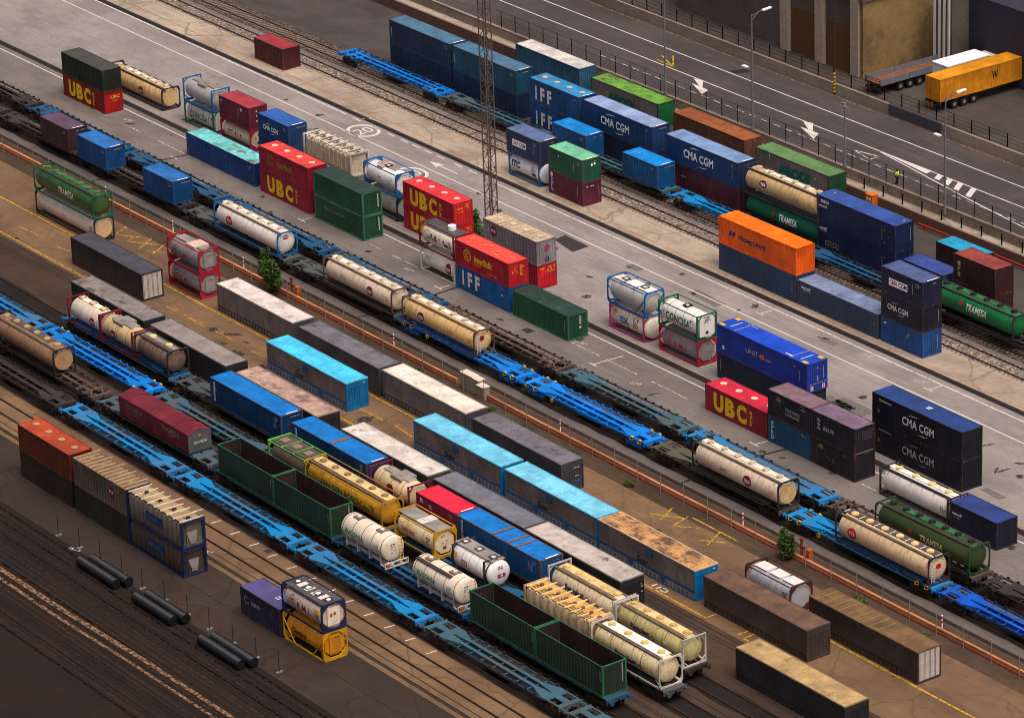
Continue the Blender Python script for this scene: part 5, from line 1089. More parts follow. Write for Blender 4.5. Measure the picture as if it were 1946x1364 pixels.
for y in (.55,1.95): mark(a,'E',rect2d(.34,.44),y,.38,plain((222,190,200)),'sticker'); mark(a,'E',rect2d(.1,.3),y,.36,RED,'sticker',eps=.014)
mark(a,'E',rect2d(.06,1.3),1.95,1.75,DIMW,'data_marking'); mark(a,'E',rect2d(.06,.5),1.25,1.25,OFFW,'data_marking'); mark(a,'E',poly2d([(-.1,-.08),(.1,-.08),(0,.12)]),1.25,2.3,ORG,'sticker')
for k,lb in enumerate(('lower near-black navy long container with white lettering at the right edge','upper near-black navy long container with white lettering and roof number, right edge')):
    a=box_container(lb,39.1,-10.2,k*HC,L40,HC,side((15,17,32),.1,.25),top((34,62,122),(50,54,90),.2,.3,.03)); logo_cma(a,6.3,1.5,4.3,OFFW if k else DIMW); mark(a,'S',text2d('MacAndrews',1.7,.24,.02),1.8,2.45,OFFW if k else DIMW)
    mark(a,'S',rect2d(.3,.4),.9,1.35,plain((140,84,24)),'sticker'); mark(a,'R',marks2d(.7,.6,2,.9,8),6.3,1.4,WHITE,'roof_number')

# ================================================================ row F, front of the middle block
a=box_container('red bulk container with big yellow capitals under a black-green one, upper left corner',-96.6,-15.7,0,L30,H1,side((132,18,18),.12,.3),tUBC,me=side((176,16,22),.08,.25)); logo_ubc(a); mark(a,'E',text2d('UBC',1.2,.42,.03),1.45,1.85,plain((214,160,60))); mark(a,'E',text2d('BULK',.7,.18,.02),1.45,1.4,plain((214,150,60)))  # end red lighter than side red, light on the end painted in
box_container('black-green ribbed container on the red lettered one, upper left corner',-96.6,-15.7,H1,L30,H1,cBLACKG,tBLACKG)
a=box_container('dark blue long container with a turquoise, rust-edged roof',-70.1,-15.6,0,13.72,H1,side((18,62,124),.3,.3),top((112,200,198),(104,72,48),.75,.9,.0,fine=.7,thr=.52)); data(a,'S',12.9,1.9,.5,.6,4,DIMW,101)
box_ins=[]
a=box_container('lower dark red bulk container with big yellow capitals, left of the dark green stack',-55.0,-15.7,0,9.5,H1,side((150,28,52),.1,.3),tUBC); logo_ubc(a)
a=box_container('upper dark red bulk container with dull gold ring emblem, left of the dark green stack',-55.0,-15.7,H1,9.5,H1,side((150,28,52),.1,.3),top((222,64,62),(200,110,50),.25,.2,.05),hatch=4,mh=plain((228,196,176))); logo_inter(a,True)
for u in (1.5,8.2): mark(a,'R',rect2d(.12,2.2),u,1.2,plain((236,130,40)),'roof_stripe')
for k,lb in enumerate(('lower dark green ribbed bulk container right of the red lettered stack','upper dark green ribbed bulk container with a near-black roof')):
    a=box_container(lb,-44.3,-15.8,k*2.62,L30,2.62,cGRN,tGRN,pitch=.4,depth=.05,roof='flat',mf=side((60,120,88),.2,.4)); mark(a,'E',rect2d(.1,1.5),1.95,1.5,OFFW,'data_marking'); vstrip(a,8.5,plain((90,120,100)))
    if not k: mark(a,'S',marks2d(5.2,.3,2,.3,9),4.5,1.7,DIMW,'data_marking')
a=tank('cream tank container with a maroon oval badge in a pale frame, under the maroon-framed tank',-24.95,-15.8,0,L20,H1,tankm((230,222,206),(160,140,110),.25),FRW,r=1.13,ends='post',bands=2,mband=plain((180,168,148)),bottom=True); spot(a,'B',4.9,0,MAROON,'tas',OFFW,.5,.62,.7,ring=OFFW); data(a,'B',1.6,14,1.5,.4,2,GREY,103)
a=tank('white tank container with coloured stickers in a maroon frame, next to the gold-emblem red container',-24.95,-15.8,H1,L20,H1,tankm((232,222,200),(150,140,120),.25),FRMAR,r=1.12,ends='post',top=True,walk=WALKD,wl=.95,ww=1.5); mark(a,'B',text2d('EUROTAINER',1.8,.3,.03),2.2,-2,plain((150,40,90))); mark(a,'B',arc2d(.5,.6,20,160),1.3,8,YEL,'emblem')
for i,c in enumerate((GREENL,DARKM,ORG,RED)): mark(a,'B',poly2d([(-.18,0),(0,.22),(.18,0),(0,-.22)]),2.0+i*.72,14-i*2,c,'hazard_diamond')
mark(a,'B',rect2d(.6,.3),4.6,-6,NAVY,'sticker'); data(a,'B',5.2,0,.6,.8,4,DARKM,104)
h=MB(); h.cyl((.9,.2,2.5),(.9,.2,2.95),.42,20); h.obj('valve_cap',WHITE,a['o'])
for x in (-1.9,-1.0,2.2): h=MB(); h.box(x-.35,x+.35,-.1,.5,2.42,2.46); h.obj('top_panel',plain((220,206,196)),a['o'])
a=box_container('lower blue bulk container with three big white capitals, under the gold-lettered red container',-18.5,-15.85,0,L30,H1,side((10,88,150),.2,.35),tBLUE2); logo_iff(a); data(a,'S',7.9,2.2,.7,.35,3,DIMW,106); data(a,'S',7.8,1.5,.5,.3,1,WHITE,107)
a=box_container('upper bright red bulk container with gold ring emblem and gold lettering',-18.5,-15.85,H1,L30,H1,cUBC,top((240,72,60),(240,150,60),.12,.2,.05),hatch=4,mh=plain((236,96,84)),me=side((196,28,44),.08,.25)); logo_inter(a); data(a,'E',.7,1.7,.6,.6,3,YEL,108); data(a,'E',1.6,1.6,.4,1.2,6,YEL,109); data(a,'S',8.1,1.3,.3,1.2,6,DIMY,110)  # end wall red raised above the side red to paint the light on it
for u,v in ((1.6,.5),(4.0,1.7),(6.2,.6),(8.3,1.3)): mark(a,'R',rect2d(.4,.16),u,v,plain((240,170,50)),'sticker')
a=box_container('single dark green bulk container with a scuffed tarpaulin roof on the asphalt',-8.75,-15.9,0,L30,2.65,side((24,84,54),.25,.5),top((38,62,52),(120,150,140),.35,.2,.06,fine=.7,thr=.6),pitch=.4,depth=.05,roof='flat',mf=side((40,104,72),.3,.4)); mark(a,'E',rect2d(.3,.9),1.5,1.9,DIMW,'data_marking'); mark(a,'E',rect2d(.26,.2),1.5,1.15,OFFW,'sticker'); vstrip(a,8.6,DIMW); mark(a,'S',join2d(*[(rect2d(.02,2.2),i*.7,0) for i in range(-5,6)]),4.5,1.3,plain((30,66,48)),'strap_row')
a=box_container('single dark red bulk container with big yellow capitals on the asphalt at the right',21.9,-15.95,0,L30,H1,side((140,26,44),.12,.3),top((206,36,64),(140,50,50),.15,.2,.04),hatch=4,mh=plain((222,196,170))); logo_ubc(a)
wn=side((32,30,38),.3,.4); wt=top((128,100,110),(74,76,120),.35,.5,.12,fine=.4)
a=box_container('lower teal-blue short container with vertical white letters, right of the dark red bulk container',31.35,-16.1,0,L20,H1,side((16,74,104),.2,.3),tNAVYd); mark(a,'S',column2d('APRD',.38,1.85,.03),.65,1.35,plain((190,206,214))); data(a,'S',5.1,2.2,.6,.3,2,DIMW,112)
a=box_container('upper dark plum short container with an orange crest and faded words, left of two',31.35,-16.1,H1,L20,H1,wn,wt); mark(a,'S',join2d(*[(rect2d(.1,.5-.06*abs(i)),i*.13,0) for i in range(-2,3)]),1.6,2.0,DIMY,'emblem'); mark(a,'S',arc2d(.75,.83,120,260,20,.5,1),1.4,1.35,plain((110,84,66)),'emblem'); mark(a,'S',text2d('WESTERN',2.1,.3,.03),3.5,1.35,DIMW); mark(a,'S',text2d('CONTAINER',2.1,.3,.03),3.5,.92,DIMW); data(a,'S',5.0,2.2,.6,.5,3,DIMW,113)
a=box_container('lower dark plum short container with an orange crest, at the corner of the four-box stack',37.5,-16.1,0,L20,H1,wn,wt); mark(a,'S',join2d(*[(rect2d(.1,.5-.06*abs(i)),i*.13,0) for i in range(-2,3)]),1.4,2.0,DIMY,'emblem'); mark(a,'S',arc2d(.75,.83,120,260,20,.5,1),1.2,1.35,plain((120,92,60)),'emblem'); data(a,'S',2.9,1.1,1.6,.5,2,plain((96,96,104)),114); data(a,'S',4.8,2.1,.5,.5,3,plain((110,90,140)),115)
a=box_container('upper dark plum short container with a white leaf emblem and speckled roof, right of two',37.5,-16.1,H1,L20,H1,wn,top((120,98,116),(70,80,130),.4,.5,.3,fine=.4)); mark(a,'S',text2d('BELFE',1.5,.38,.03),2.5,1.3,DIMW)
for i in range(3): mark(a,'S',poly2d([(-.3,.05),(0,.22),(.3,-.05),(0,-.14)]),1.1,1.9-i*.4,DIMW,'emblem')
data(a,'E',1.5,1.7,1.2,.9,4,plain((80,70,84)),116); mark(a,'E',rect2d(2.0,.06),1.2,.12,DIMW,'edge_strip')
a=tank('white tank container with four manholes and black frame below the near-black navy stack',46.8,-15.95,0,L30,H1,tankm((224,214,206),(140,120,110),.3),FRK,r=1.17,ends='post',walk=WALKW,holes=4,mhole=plain((220,196,140)),ledge=plain((36,34,36)),wl=.95); data(a,'B',8.4,-2,.6,.7,4,DARKM,118); mark(a,'D',disc2d(.9),0,a['cz'],DARKM,'end_cap',eps=.02)
a=box_container('dark navy short container with white words beside the white tank at the right edge',56.2,-15.95,0,L20,H1,side((22,28,50),.1,.3),top((40,60,120),(60,60,90),.2,.3,.1)); mark(a,'S',text2d('seacell',1.2,.32,.03),.95,1.7,OFFW); data(a,'S',1.0,1.35,.9,.14,1,OFFW,119)

# ================================================================ row G, two wagon trains
FL=1.28
for x,lb in ((-82.2,'dull plum-dark short container on a wagon at the left edge'),(-74.2,'blue short container on a wagon, left of two near the upper left'),(-60.5,'blue short container on a wagon, right of two near the upper left')):
    d='plum' in lb; a=box_container(lb,x,-26.97,FL,L20,H1,side((60,42,48),.3,.4) if d else cBLUE2,top((92,70,92),(60,50,60),.3,.4) if d else tBLUE2); ends(a,int(200+x)); mark(a,'S',marks2d(.5,.3,2,.9,int(-x)),5.2,2.1,DIMW,'data_marking')
def longtank(lb,x,mt,mf,badge,bu,seed,holes=6,led=LEDG,lid=LIDG,walk=WALKW,y=-26.97,z=FL,word=None,ladder=False,ring=None,wl=.96):
    a=tank(lb,x,y,z,L40,H1,mt,mf,r=1.17,walk=walk,holes=holes,mhole=lid,ledge=led,bands=3,mband=plain((188,160,126),.6),ladder=ladder,wl=wl)
    spot(a,'B',bu,2,badge[1],badge[0],OFFW,.58,.5,.78,ring)
    return a
a=longtank('white tank container with a red round badge and blue end frame on a wagon',-46.4,tankm((232,224,212),(160,140,116),.22),FRB,('TCS',plain((176,26,44))),2.9,1,ladder=True); mark(a,'D',disc2d(.34,.24),-.1,2.0,plain((150,24,40)),'emblem'); mark(a,'D',text2d('rcs',.44,None,.03),-.1,2.0,OFFW,eps=.02)
a=longtank('pale cream tank container with a maroon badge at its right, left of two in line',-25.9,CREAM,FRBR,('tas',MAROON),8.3,2,ring=OFFW); data(a,'B',3.7,10,1.1,.4,2,GREY,121); data(a,'B',11.2,6,.6,.5,2,ORG,122)
a=longtank('golden tank container with a maroon oval badge at its left, above the bright blue wagon',-11.95,CREAMY,FRBR,('tas',MAROON),3.2,3,ladder=True,ring=OFFW); data(a,'B',8.3,4,1.1,.4,2,GREY,123); data(a,'B',11.2,4,.6,.5,2,ORG,124); mark(a,'D',disc2d(.3,.26),-.2,1.7,MAROON,'emblem')
a=longtank('cream tank container with a maroon badge and golden end, on a dark olive wagon',33.9,CREAM,FRK,('tas',MAROON),7.8,4,ring=OFFW); data(a,'B',4.4,0,1.1,.4,2,GREY,125); data(a,'B',11.2,2,.6,.4,2,ORG,126); mark(a,'D',disc2d(.95),0,a['cz'],CREAMO,'tank_cover',eps=.02)
a=longtank('tan tank container with a red badge and dark glassy walkway panels, lower right',53.8,tankm((220,190,150),(140,100,60),.4),FRK,('TCS',plain((176,30,44))),2.2,5,walk=WALKD,lid=plain((236,196,130)),ladder=True); data(a,'B',11.2,4,.7,.4,2,ORG,127); mark(a,'D',disc2d(.3,.24),0,1.6,RED,'emblem')
for k in range(7): s=MB(); x=-5.9+11.8*k/6; s.box(x-.05,x+.05,-.3,.4,a['cz']+1.2,a['cz']+1.225); s.obj('walkway_bar',OFFW,a['o'])
a=tank('dark green tank container with white lettering on the farther wagon line, right edge',22.35+32,-22.95,FL,L40,H1,tankm((54,70,34),(50,40,20),.5),side((34,74,44),.2,.4),r=1.17,walk=WALKGR,holes=7,mhole=DARKM,ledge=LEDK); mark(a,'B',text2d('TRAMESA',2.9,.62,.03,1,.18),7.3,0,plain((190,180,140))); mark(a,'B',poly2d([(-.25,0),(0,.3),(.25,0),(0,-.3)]),4.6,6,plain((150,60,40)),'emblem')

# ================================================================ row H and K, along the orange wall
a=tank('lower white tank container with a tan round end, under the green tank, left edge',-65.2,-37.55,0,L40,H1,tankm((206,188,178),(130,104,90),.3),FRK,r=1.17); mark(a,'D',disc2d(1.0),0,a['cz'],tankm((214,178,130),(140,96,50),.3),'tank_cover',eps=.02); data(a,'B',11.4,2,.5,.7,3,DARKM,130)
a=tank('upper green tank container with white lettering and a green end plate, left edge',-65.2,-37.55,H1,L40,H1,TGREEN,FRG,r=1.15,walk=WALKGR,holes=7,mhole=plain((90,110,60)),ledge=LEDK,top=True); mark(a,'B',text2d('TRAMESA',3.2,.72,.03,1,.18),6.6,4,plain((206,200,180)))
for k,lb in enumerate(('lower grey tank container with red capitals in a red frame, beside the black box','upper grey tank container with red capitals in a red frame and a pale open top')):
    a=tank(lb,-38.45,-37.5,k*H1,L20,H1,SILVD,FRR,r=1.13,ends='oct',top=True,bands=2,mband=plain((120,114,114)),walk=WALKG if k else None,wl=.8,ww=1.1,hump=(.8,1.7,plain((206,178,158))) if k else None,cab=(1.05,1.45,plain((146,138,134),.6))); rmi(a,1.4,4,plain((150,40,56))); data(a,'D',0,1.85,.7,.3,2,RED if not k else GREY,132+k); data(a,'B',5.3,0,.6,.8,4,DIMW,134+k)
GC=side((112,106,104),.02,.35); GD=side((76,74,80),.02,.35); BK=side((44,43,46),.02,.3)
PALE=top((222,208,198),(96,82,72),.5,.12,.0,fine=.3,thr=.6); PALE2=top((228,216,200),(104,88,66),.5,.12,.0,fine=.3,thr=.6); GRT=top((110,106,112),(50,47,47),.45,.3,.0,fine=.4,thr=.57); GRT2=top((132,122,116),(46,42,40),.5,.35,.0,fine=.4,thr=.555); RIMG=side((150,146,142),.1,.3); RIMD=side((84,82,86),.1,.3)
swap_body('grey freight box with a pale pinkish roof and scuff marks, below the tall bush',-28.95,-37.65,0,13.8,HC,GC,PALE,RIMG,me=GD,ribs=False)
swap_body('dark grey freight box with a ribbed grey roof, behind the light blue-roofed one',-14.0,-37.7,0,13.75,HC,GD,GRT,RIMD,straps=False)
swap_body('grey freight box with a cream white roof, in the row along the orange wall',.15,-37.6,0,13.65,HC,GC,PALE2,side((170,160,146),.1,.3),me=GD)
a=swap_body('dark slate freight box with a ribbed grey roof, beside the yellow hatched bay',15.05,-37.75,0,13.65,HC,side((66,68,76),.02,.3),GRT,RIMD,straps=False); data(a,'E',1.7,2.2,.6,.14,1,OFFW,141); data(a,'E',1.8,1.4,.5,.14,1,OFFW,142); mark(a,'E',rect2d(.5,.2),1.8,.9,plain((40,100,150)),'sticker')
a=tank('silver tank container with white top panels in a dark red frame, near the small bush',54.6,-37.6,0,L20,H1,tankm((178,176,182),(110,100,90),.3,.3),side((74,34,38),.2,.4),r=1.13,ends='oct',top=True,bands=3,mband=plain((130,128,132))); data(a,'B',5.2,10,.7,.5,3,DARKM,143)
for x,w_ in ((-1.75,1.7),(.15,1.5),(1.95,1.5)): s=MB(); s.box(x-w_/2,x+w_/2,-.55,.6,a['cz']+1.1,a['cz']+1.15); s.obj('top_panel',OFFW,a['o'])
a=swap_body('rusty brown freight box with a lined roof and white doors, lower right corner',63.3,-37.75,0,13.7,HC,side((62,52,48),.05,.4),top((120,92,58),(70,52,38),.45,.5,.0,fine=.6,thr=.55),side((110,86,60),.3,.4),door=plain((190,176,168)),ribs=False)
for k in range(9): s=MB(); x=-6+k*.95; s.box(x-.03,x+.03,-1.1,1.1,HC-.002,HC+.006); s.obj('roof_seam',plain((150,120,82)),a['o'])

# ================================================================ row I
a=swap_body('black freight box with a plain dark grey roof and pale rear doors, left side',-49.7,-42.25,0,13.9,2.92,BK,top((74,72,80),(46,44,46),.3,.2,.0,fine=.3,thr=.6),BK,straps=False,ribs=False,door=plain((186,178,166)))
SG=side((116,106,104),.02,.35); TB=side((0,116,176),.06,.3)
def seahorse(a,u=5.7):
    B_=plain((30,84,136),.6); K_=plain((52,46,52),.6)
    mark(a,'S',text2d('Suar',1.7,.62,.03,1,.25),u,1.25,K_); mark(a,'S',arc2d(1.0,1.06,15,130,20,1.1,.6),u+.35,1.15,K_,'emblem'); mark(a,'S',disc2d(.5,.34),u+.95,2.2,B_,'emblem'); mark(a,'S',arc2d(.42,.52,190,350,18,1.2,.7),u-.75,2.15,B_,'emblem'); mark(a,'S',poly2d([(0,0),(.45,-.35),(.2,.1)]),u+1.2,2.1,B_,'emblem'); data(a,'S',1.9,1.35,2.2,.12,1,K_,150)
    data(a,'E',1.9,2.55,.5,.14,1,WHITE,151)
MS_=plain((160,150,144),.7)
for x,lb,tcol,ss,rm in ((-12.95,'freight box with a vivid light blue ribbed roof, standing alone near the yellow lines',(70,196,238),(120,200,230),TB),(11.85,'freight box with a pale blue streaky roof, left of two touching end to end',(112,196,224),(60,150,210),TB),(26.1,'freight box with a pale blue streaky roof, right of two touching end to end',(120,200,226),(40,140,210),TB)):
    a=swap_body(lb,x,-42.1,0,13.7,HC,SG,top(tcol,ss,.35,.15,.0,fine=.3),side((90,190,220),.05,.3),me=TB,stripe=plain((36,92,148),.6),mstrap=MS_); seahorse(a)
a=swap_body('grey freight box with a rust-brown patchy roof and pale rim, blue end wall',40.0,-42.1,0,13.5,HC,SG,top((204,152,96),(86,66,56),.75,.55,.0,fine=.7,thr=.47),side((214,184,146),.3,.3),me=TB,stripe=plain((36,80,130),.6),mstrap=MS_,ribs=False); seahorse(a,6.2)
swap_body('dark brown freight box with a brown roof, right of the blue-ended one',54.65,-42.1,0,13.6,HC,side((74,62,56),.03,.4),top((112,84,66),(62,46,40),.4,.4,.0,fine=.6,thr=.55),side((92,72,60),.2,.4),ribs=False)

# ================================================================ row J
swap_body('dark grey freight box with a stained ribbed roof, behind the cream tanks at the left',-39.0,-48.5,0,13.9,HC,BK,GRT2,RIMD,straps=False)
swap_body('dark grey freight box with a pale grey ribbed roof, left of the plank-coloured roof',-24.0,-48.5,0,13.8,HC,BK,top((140,130,124),(62,56,52),.3,.3,.0,fine=.4,thr=.6),RIMD,straps=False)
swap_body('dark freight box with a pinkish plank-like roof, behind the blue ridged-roof container',-8.35,-48.5,0,13.9,HC,BK,top((190,156,140),(110,88,78),.5,.1,.0,fine=.5,thr=.52),side((150,120,108),.2,.3),straps=False,ribs=False)
swap_body('dark freight box with a dirty white flat roof beside the long blue container',9.25,-48.3,0,13.75,HC,side((66,64,64),.02,.3),top((214,204,192),(110,94,78),.5,.12,.0,fine=.3,thr=.59),RIMG,straps=False,ribs=False)
swap_body('dark freight box with a slate ribbed roof, behind the red short container',23.75,-48.2,0,13.6,HC,BK,top((112,112,120),(76,66,64),.3,.3,.0,fine=.4),RIMD,straps=False)
a=swap_body('dark freight box with a greyish white roof, right of the slate ribbed one',37.55,-48.2,0,13.6,HC,BK,top((190,176,166),(66,56,50),.55,.2,.0,fine=.4,thr=.59),side((140,130,120),.1,.3),straps=False,ribs=False); data(a,'E',2.2,1.6,.14,1.2,5,DIMW,153)
swap_body('dark freight box with a straw-coloured dirty roof, cut by the bottom edge',66.8,-48.4,0,13.7,HC,BK,top((186,154,104),(90,74,56),.45,.3,.0,fine=.5,thr=.56),side((130,110,84),.2,.3),ribs=False)

# ================================================================ train M1
yM=-52.2
a=tank('pale tank container with a red round badge on a wagon, left of three',-33.35,yM,FL,L20,H1,tankm((222,208,184),(140,110,80),.35),FRMAR,r=1.14,ends='post',walk=WALKW,boxes=3,mbox=plain((190,160,110)),holes=0); spot(a,'B',4.5,-4,plain((178,24,44)),'TCS',OFFW,.5,.5,.7); 
a=tank('golden banded tank container with a maroon badge on a wagon, middle of three',-27.2,yM,FL,L20,H1,tankm((214,180,130),(130,92,54),.45),FRMAR,r=1.14,ends='post',bands=3,mband=DARKM,walk=WALKG,wl=.6,ww=1.0,hump=(-.4,1.8,WALKG),top=False); spot(a,'B',2.3,-6,MAROON,'tas',OFFW,.5,.45,.62)
a=tank('sooty brown tank container in a dark frame on a wagon, right of three',-20.75,yM,FL,L20,H1,TDARK,FRK,r=1.14,ends='plate',walk=WALKG,wl=.9,holes=2,mhole=plain((232,206,140)),bands=3,mband=DARKM,ledge=LEDK); spot(a,'B',4.3,-18,plain((112,30,40)),'tas',DIMW,.34,.26,.4)
b=side((0,58,104),.35,.4)
a=box_container('long blue container with vertical white letters on a wagon, its roof vivid blue',-7.05,yM,FL,L40,H1,b,tBLUE,mf=side((60,76,104),.6,.4)); mark(a,'S',rect2d(.34,1.9),.75,1.35,plain((206,212,220)),'sign_panel',eps=.004); mark(a,'S',marks2d(.26,1.75,9,.95,11),.75,1.35,NAVY,'data_marking',eps=.014); data(a,'S',11.2,1.5,.6,.9,4,DIMW,155); ends(a,156)
a=box_container('long blue container with one rust band across its vivid roof, beside a dirty white roof',6.9,yM,FL,L40,H1,b,tBLUE,mf=side((60,76,104),.6,.4)); mark(a,'S',rect2d(.34,1.9),.75,1.35,plain((206,212,220)),'sign_panel',eps=.004); mark(a,'S',marks2d(.26,1.75,9,.95,11),.75,1.35,NAVY,'data_marking',eps=.014); data(a,'S',11.2,1.5,.6,.9,4,DIMW,158); ends(a,159); mark(a,'R',rect2d(.5,2.2),6.3,1.2,worn((128,92,80),.35),'rust_band')
a=tank('cream banded tank container in a maroon frame between the long blue and the red container',19.6,yM,FL,L20,H1,tankm((226,200,160),(140,100,60),.4),FRMAR,r=1.13,ends='post',bands=3,mband=DARKM,walk=WALKG,wl=.65,ww=.9,hump=(.4,1.7,WALKG)); mark(a,'B',disc2d(.55,.5),3.0,0,MAROON,'emblem')
a=box_container('short crimson container with a bright pink-red roof between tank and long blue container',26.85,yM,FL,L20,H1,side((128,28,60),.12,.3),top((226,34,60),(120,30,40),.25,.25,.0,fine=.4)); mark(a,'S',text2d('R',.5,.45,.04),.9,2.1,OFFW); mark(a,'S',text2d('X.',.5,.4,.04),2.2,1.9,OFFW); ends(a,161)
a=box_container('long blue container with three rusty bands across its speckled blue roof',33.05,yM,FL,L40,H1,side((0,74,128),.35,.4),top((0,116,196),(110,64,44),.14,.25,.25,fine=.3,thr=.62),mf=side((110,80,66),.7,.4)); mark(a,'S',rect2d(.3,2.0),.75,1.35,plain((206,212,220)),'sign_panel',eps=.004); mark(a,'S',marks2d(.24,1.85,11,.95,12),.75,1.35,NAVY,'data_marking',eps=.014); data(a,'S',10.8,1.6,.7,.9,5,DIMW,163); ends(a,164)
for u in (5.2,7.4,8.6): mark(a,'R',rect2d(.3,2.25),u,1.2,worn((140,86,52),.3),'rust_band')
CP=tankm((222,202,166),(140,100,58),.5)
a=tank('cream tank container with blue lettering in a tall pale frame, upper of the lettered pair',46.3,yM,FL,L30,H1,CP,FRW,r=1.14,ends='post',walk=WALKY,wl=.8,ww=.9,holes=5,mhole=plain((216,186,120)),bands=2,mband=plain((150,120,74)),ledge=LEDG); mark(a,'B',text2d('Petrolest',2.6,.6,.035),3.6,6,NAVY); mark(a,'B',arc2d(.17,.24),5.4,0,NAVY,'emblem'); data(a,'B',6.9,0,.5,.2,1,DARKM,166)
a=tank('olive-stained tank container with blue lettering and dirty round end, right of the lettered pair',55.6,yM,FL,L30,H1,TOLIVE,FRW,r=1.14,ends='post',walk=WALKY,wl=.82,ww=.9,holes=5,mhole=plain((196,166,100)),bands=2,mband=plain((104,88,52)),ledge=LEDG); mark(a,'B',text2d('Petrolest',2.5,.55,.035),3.3,0,NAVY); mark(a,'B',arc2d(.15,.21),5.0,-6,NAVY,'emblem'); mark(a,'B',rect2d(.3,.36),6.6,4,OFFW,'sticker')

# ================================================================ train M2
y2=-55.97
a=tank('sooty grey tank container in a lime green frame, left of the long yellow tank',8.75,y2,FL,L20,H1,tankm((112,98,84),(60,50,42),.5),side((110,190,70),.2,.3),r=1.12,ends='post',top=True,walk=WALKD,wl=.95,ww=1.9)
for x in (-1.9,0,1.9): s=MB(); s.box(x-.42,x+.42,-.4,.4,a['cz']+1.16,a['cz']+1.24); s.obj('top_hatch',plain((140,112,90)),a['o'])
for x in (-.9,.95): s=MB(); s.box(x-.04,x+.04,-1.15,1.15,H1-.1,H1-.03); s.obj('cross_bar',side((110,190,70),.2,.3),a['o'])
a=tank('long yellow tank container with dark green capitals and six round manholes',14.75,y2,FL,L40,H1,TYEL,side((186,138,44),.45,.6),r=1.18,ends='plate',walk=WALKY,ww=1.0,wl=.95,holes=6,mhole=plain((150,120,80)),ledge=LEDG,top=True); mark(a,'B',text2d('VAN DEN BOSCH',6.6,.6,.03),5.6,4,GREENL); mark(a,'B',text2d('.com',1.1,.3,.03),9.6,-4,GREENL); data(a,'B',10.6,6,.7,.6,3,DARKM,168)
a=tank('cream tank container in a bright yellow frame behind the white banded tanks',28.85,y2,FL,L20,H1,tankm((234,214,172),(160,120,70),.3),FRY,r=1.13,ends='oct',top=True,bands=2,mband=plain((120,104,80)),walk=WALKG,wl=.95,ww=1.6,hump=(.2,1.0,plain((206,198,190)))); mark(a,'B',text2d('EUROTAINER',1.9,.38,.03),2.1,2,plain((190,40,60))); mark(a,'B',arc2d(.62,.72,30,150,2),1.6,8,YEL,'emblem'); data(a,'B',5.0,4,.6,.7,4,DARKM,170); data(a,'D',0,2.0,.7,.25,2,DARKM,171); mark(a,'D',rect2d(.35,.25),0,.85,plain((120,40,40)),'sticker'); data(a,'D',0,1.4,.6,.3,2,RED,172)
a=tank('white tank container with dark end collars and domed end, behind a green open box',36.95,y2,FL,L20,H1,tankm((236,232,226),(170,160,150),.12),FRK,r=1.15,ends='none',frame_x=2.35,inset=-.08,bottom=True,bands=5,mband=plain((150,146,140)),walk=WALKG,wl=.9,ww=1.4,boxes=3,mbox=plain((90,86,82))); mark(a,'B',rect2d(.75,.55),2.35,0,plain((170,36,56)),'sign_panel',eps=.004); mark(a,'B',text2d('IIG',.6,.36,.05),2.35,0,OFFW,eps=.02); mark(a,'B',rect2d(.6,.4),.95,20,ORG,'sticker'); data(a,'D',0,2.0,.6,.3,2,DARKM,173); mark(a,'D',rect2d(.8,.36),.05,1.25,plain((150,40,60)),'sticker'); mark(a,'D',disc2d(.13),.05,1.25,OFFW,'sticker',eps=.014)
for sx in (-2.5,2.5):
    mb=MB(); mb.lathe([(sx-.07,1.1),(sx-.07,1.2),(sx+.07,1.2),(sx+.07,1.1)],0,a['cz'],36); mb.obj('collar',FRK,a['o'])
a=silo_box('cream ribbed bulk container with yellow roof cells and nine pale slats',48.0,y2,FL,L30,H1,tankm((202,178,138),(120,88,56),.6),top((208,160,84),(120,80,44),.4,.3),plain((226,204,160)),side((200,170,120),.4,.4),nrib=9,nslat=9,holes=8,slots=plain((104,76,50),.8),knob=plain((220,200,160)))
for k in range(8): s=MB(); x=-4.1+8.2*(k+.5)/8; [s.box(x-.3+j*.2,x-.22+j*.2,-.8,-.35,H1-.075,H1-.045) for j in range(4)]; s.obj('roof_grate',plain((96,72,48),.8),a['o'])
a=tank('cream tank container with a chalk-white top and blue lettering, right of the ribbed cream container',57.3,y2,FL,L30,H1,tankm((228,208,160),(140,110,60),.45),FRW,r=1.15,ends='plate',walk=top((244,240,232),(150,120,80),.15,0),wl=.85,ww=1.1,holes=4,mhole=plain((206,180,110)),bands=2,mband=DARKM,ledge=LEDG); mark(a,'B',text2d('Petrolest',2.8,.6,.035),4.6,-8,NAVY); mark(a,'B',arc2d(.16,.23),6.5,-14,NAVY,'emblem')

# ================================================================ train M3
a=gable_cover('maroon covered container with a ridged roof, left of the joined pair',-10.1,-60.35,1.28,6.1,side((112,30,44),.08,.3),side((96,96,98),.1,.3)); mark(a,'S',text2d('TRAMESA',3.0,.55,.03,1,.1),2.7,1.35,plain((140,92,92))); mark(a,'S',text2d('STEEL',1.2,.28,.02),2.7,.85,plain((130,84,84)))
a=gable_cover('maroon covered container with a grey lettered end, right of the joined pair',-3.95,-60.35,1.28,6.1,side((120,32,46),.08,.3),side((84,88,92),.1,.3)); mark(a,'S',text2d('TRAMESA',3.2,.58,.03,1,.1),2.9,1.35,plain((156,106,104))); mark(a,'S',text2d('STEEL',1.2,.28,.02),3.0,.85,plain((150,100,98))); mark(a,'E',text2d('TRAMESA',1.5,.28,.03,1,.1),1.25,1.05,plain((206,190,160))); mark(a,'E',disc2d(.18,.14),1.2,1.7,plain((180,130,40)),'emblem')
OG=side((24,66,44),.2,.5)
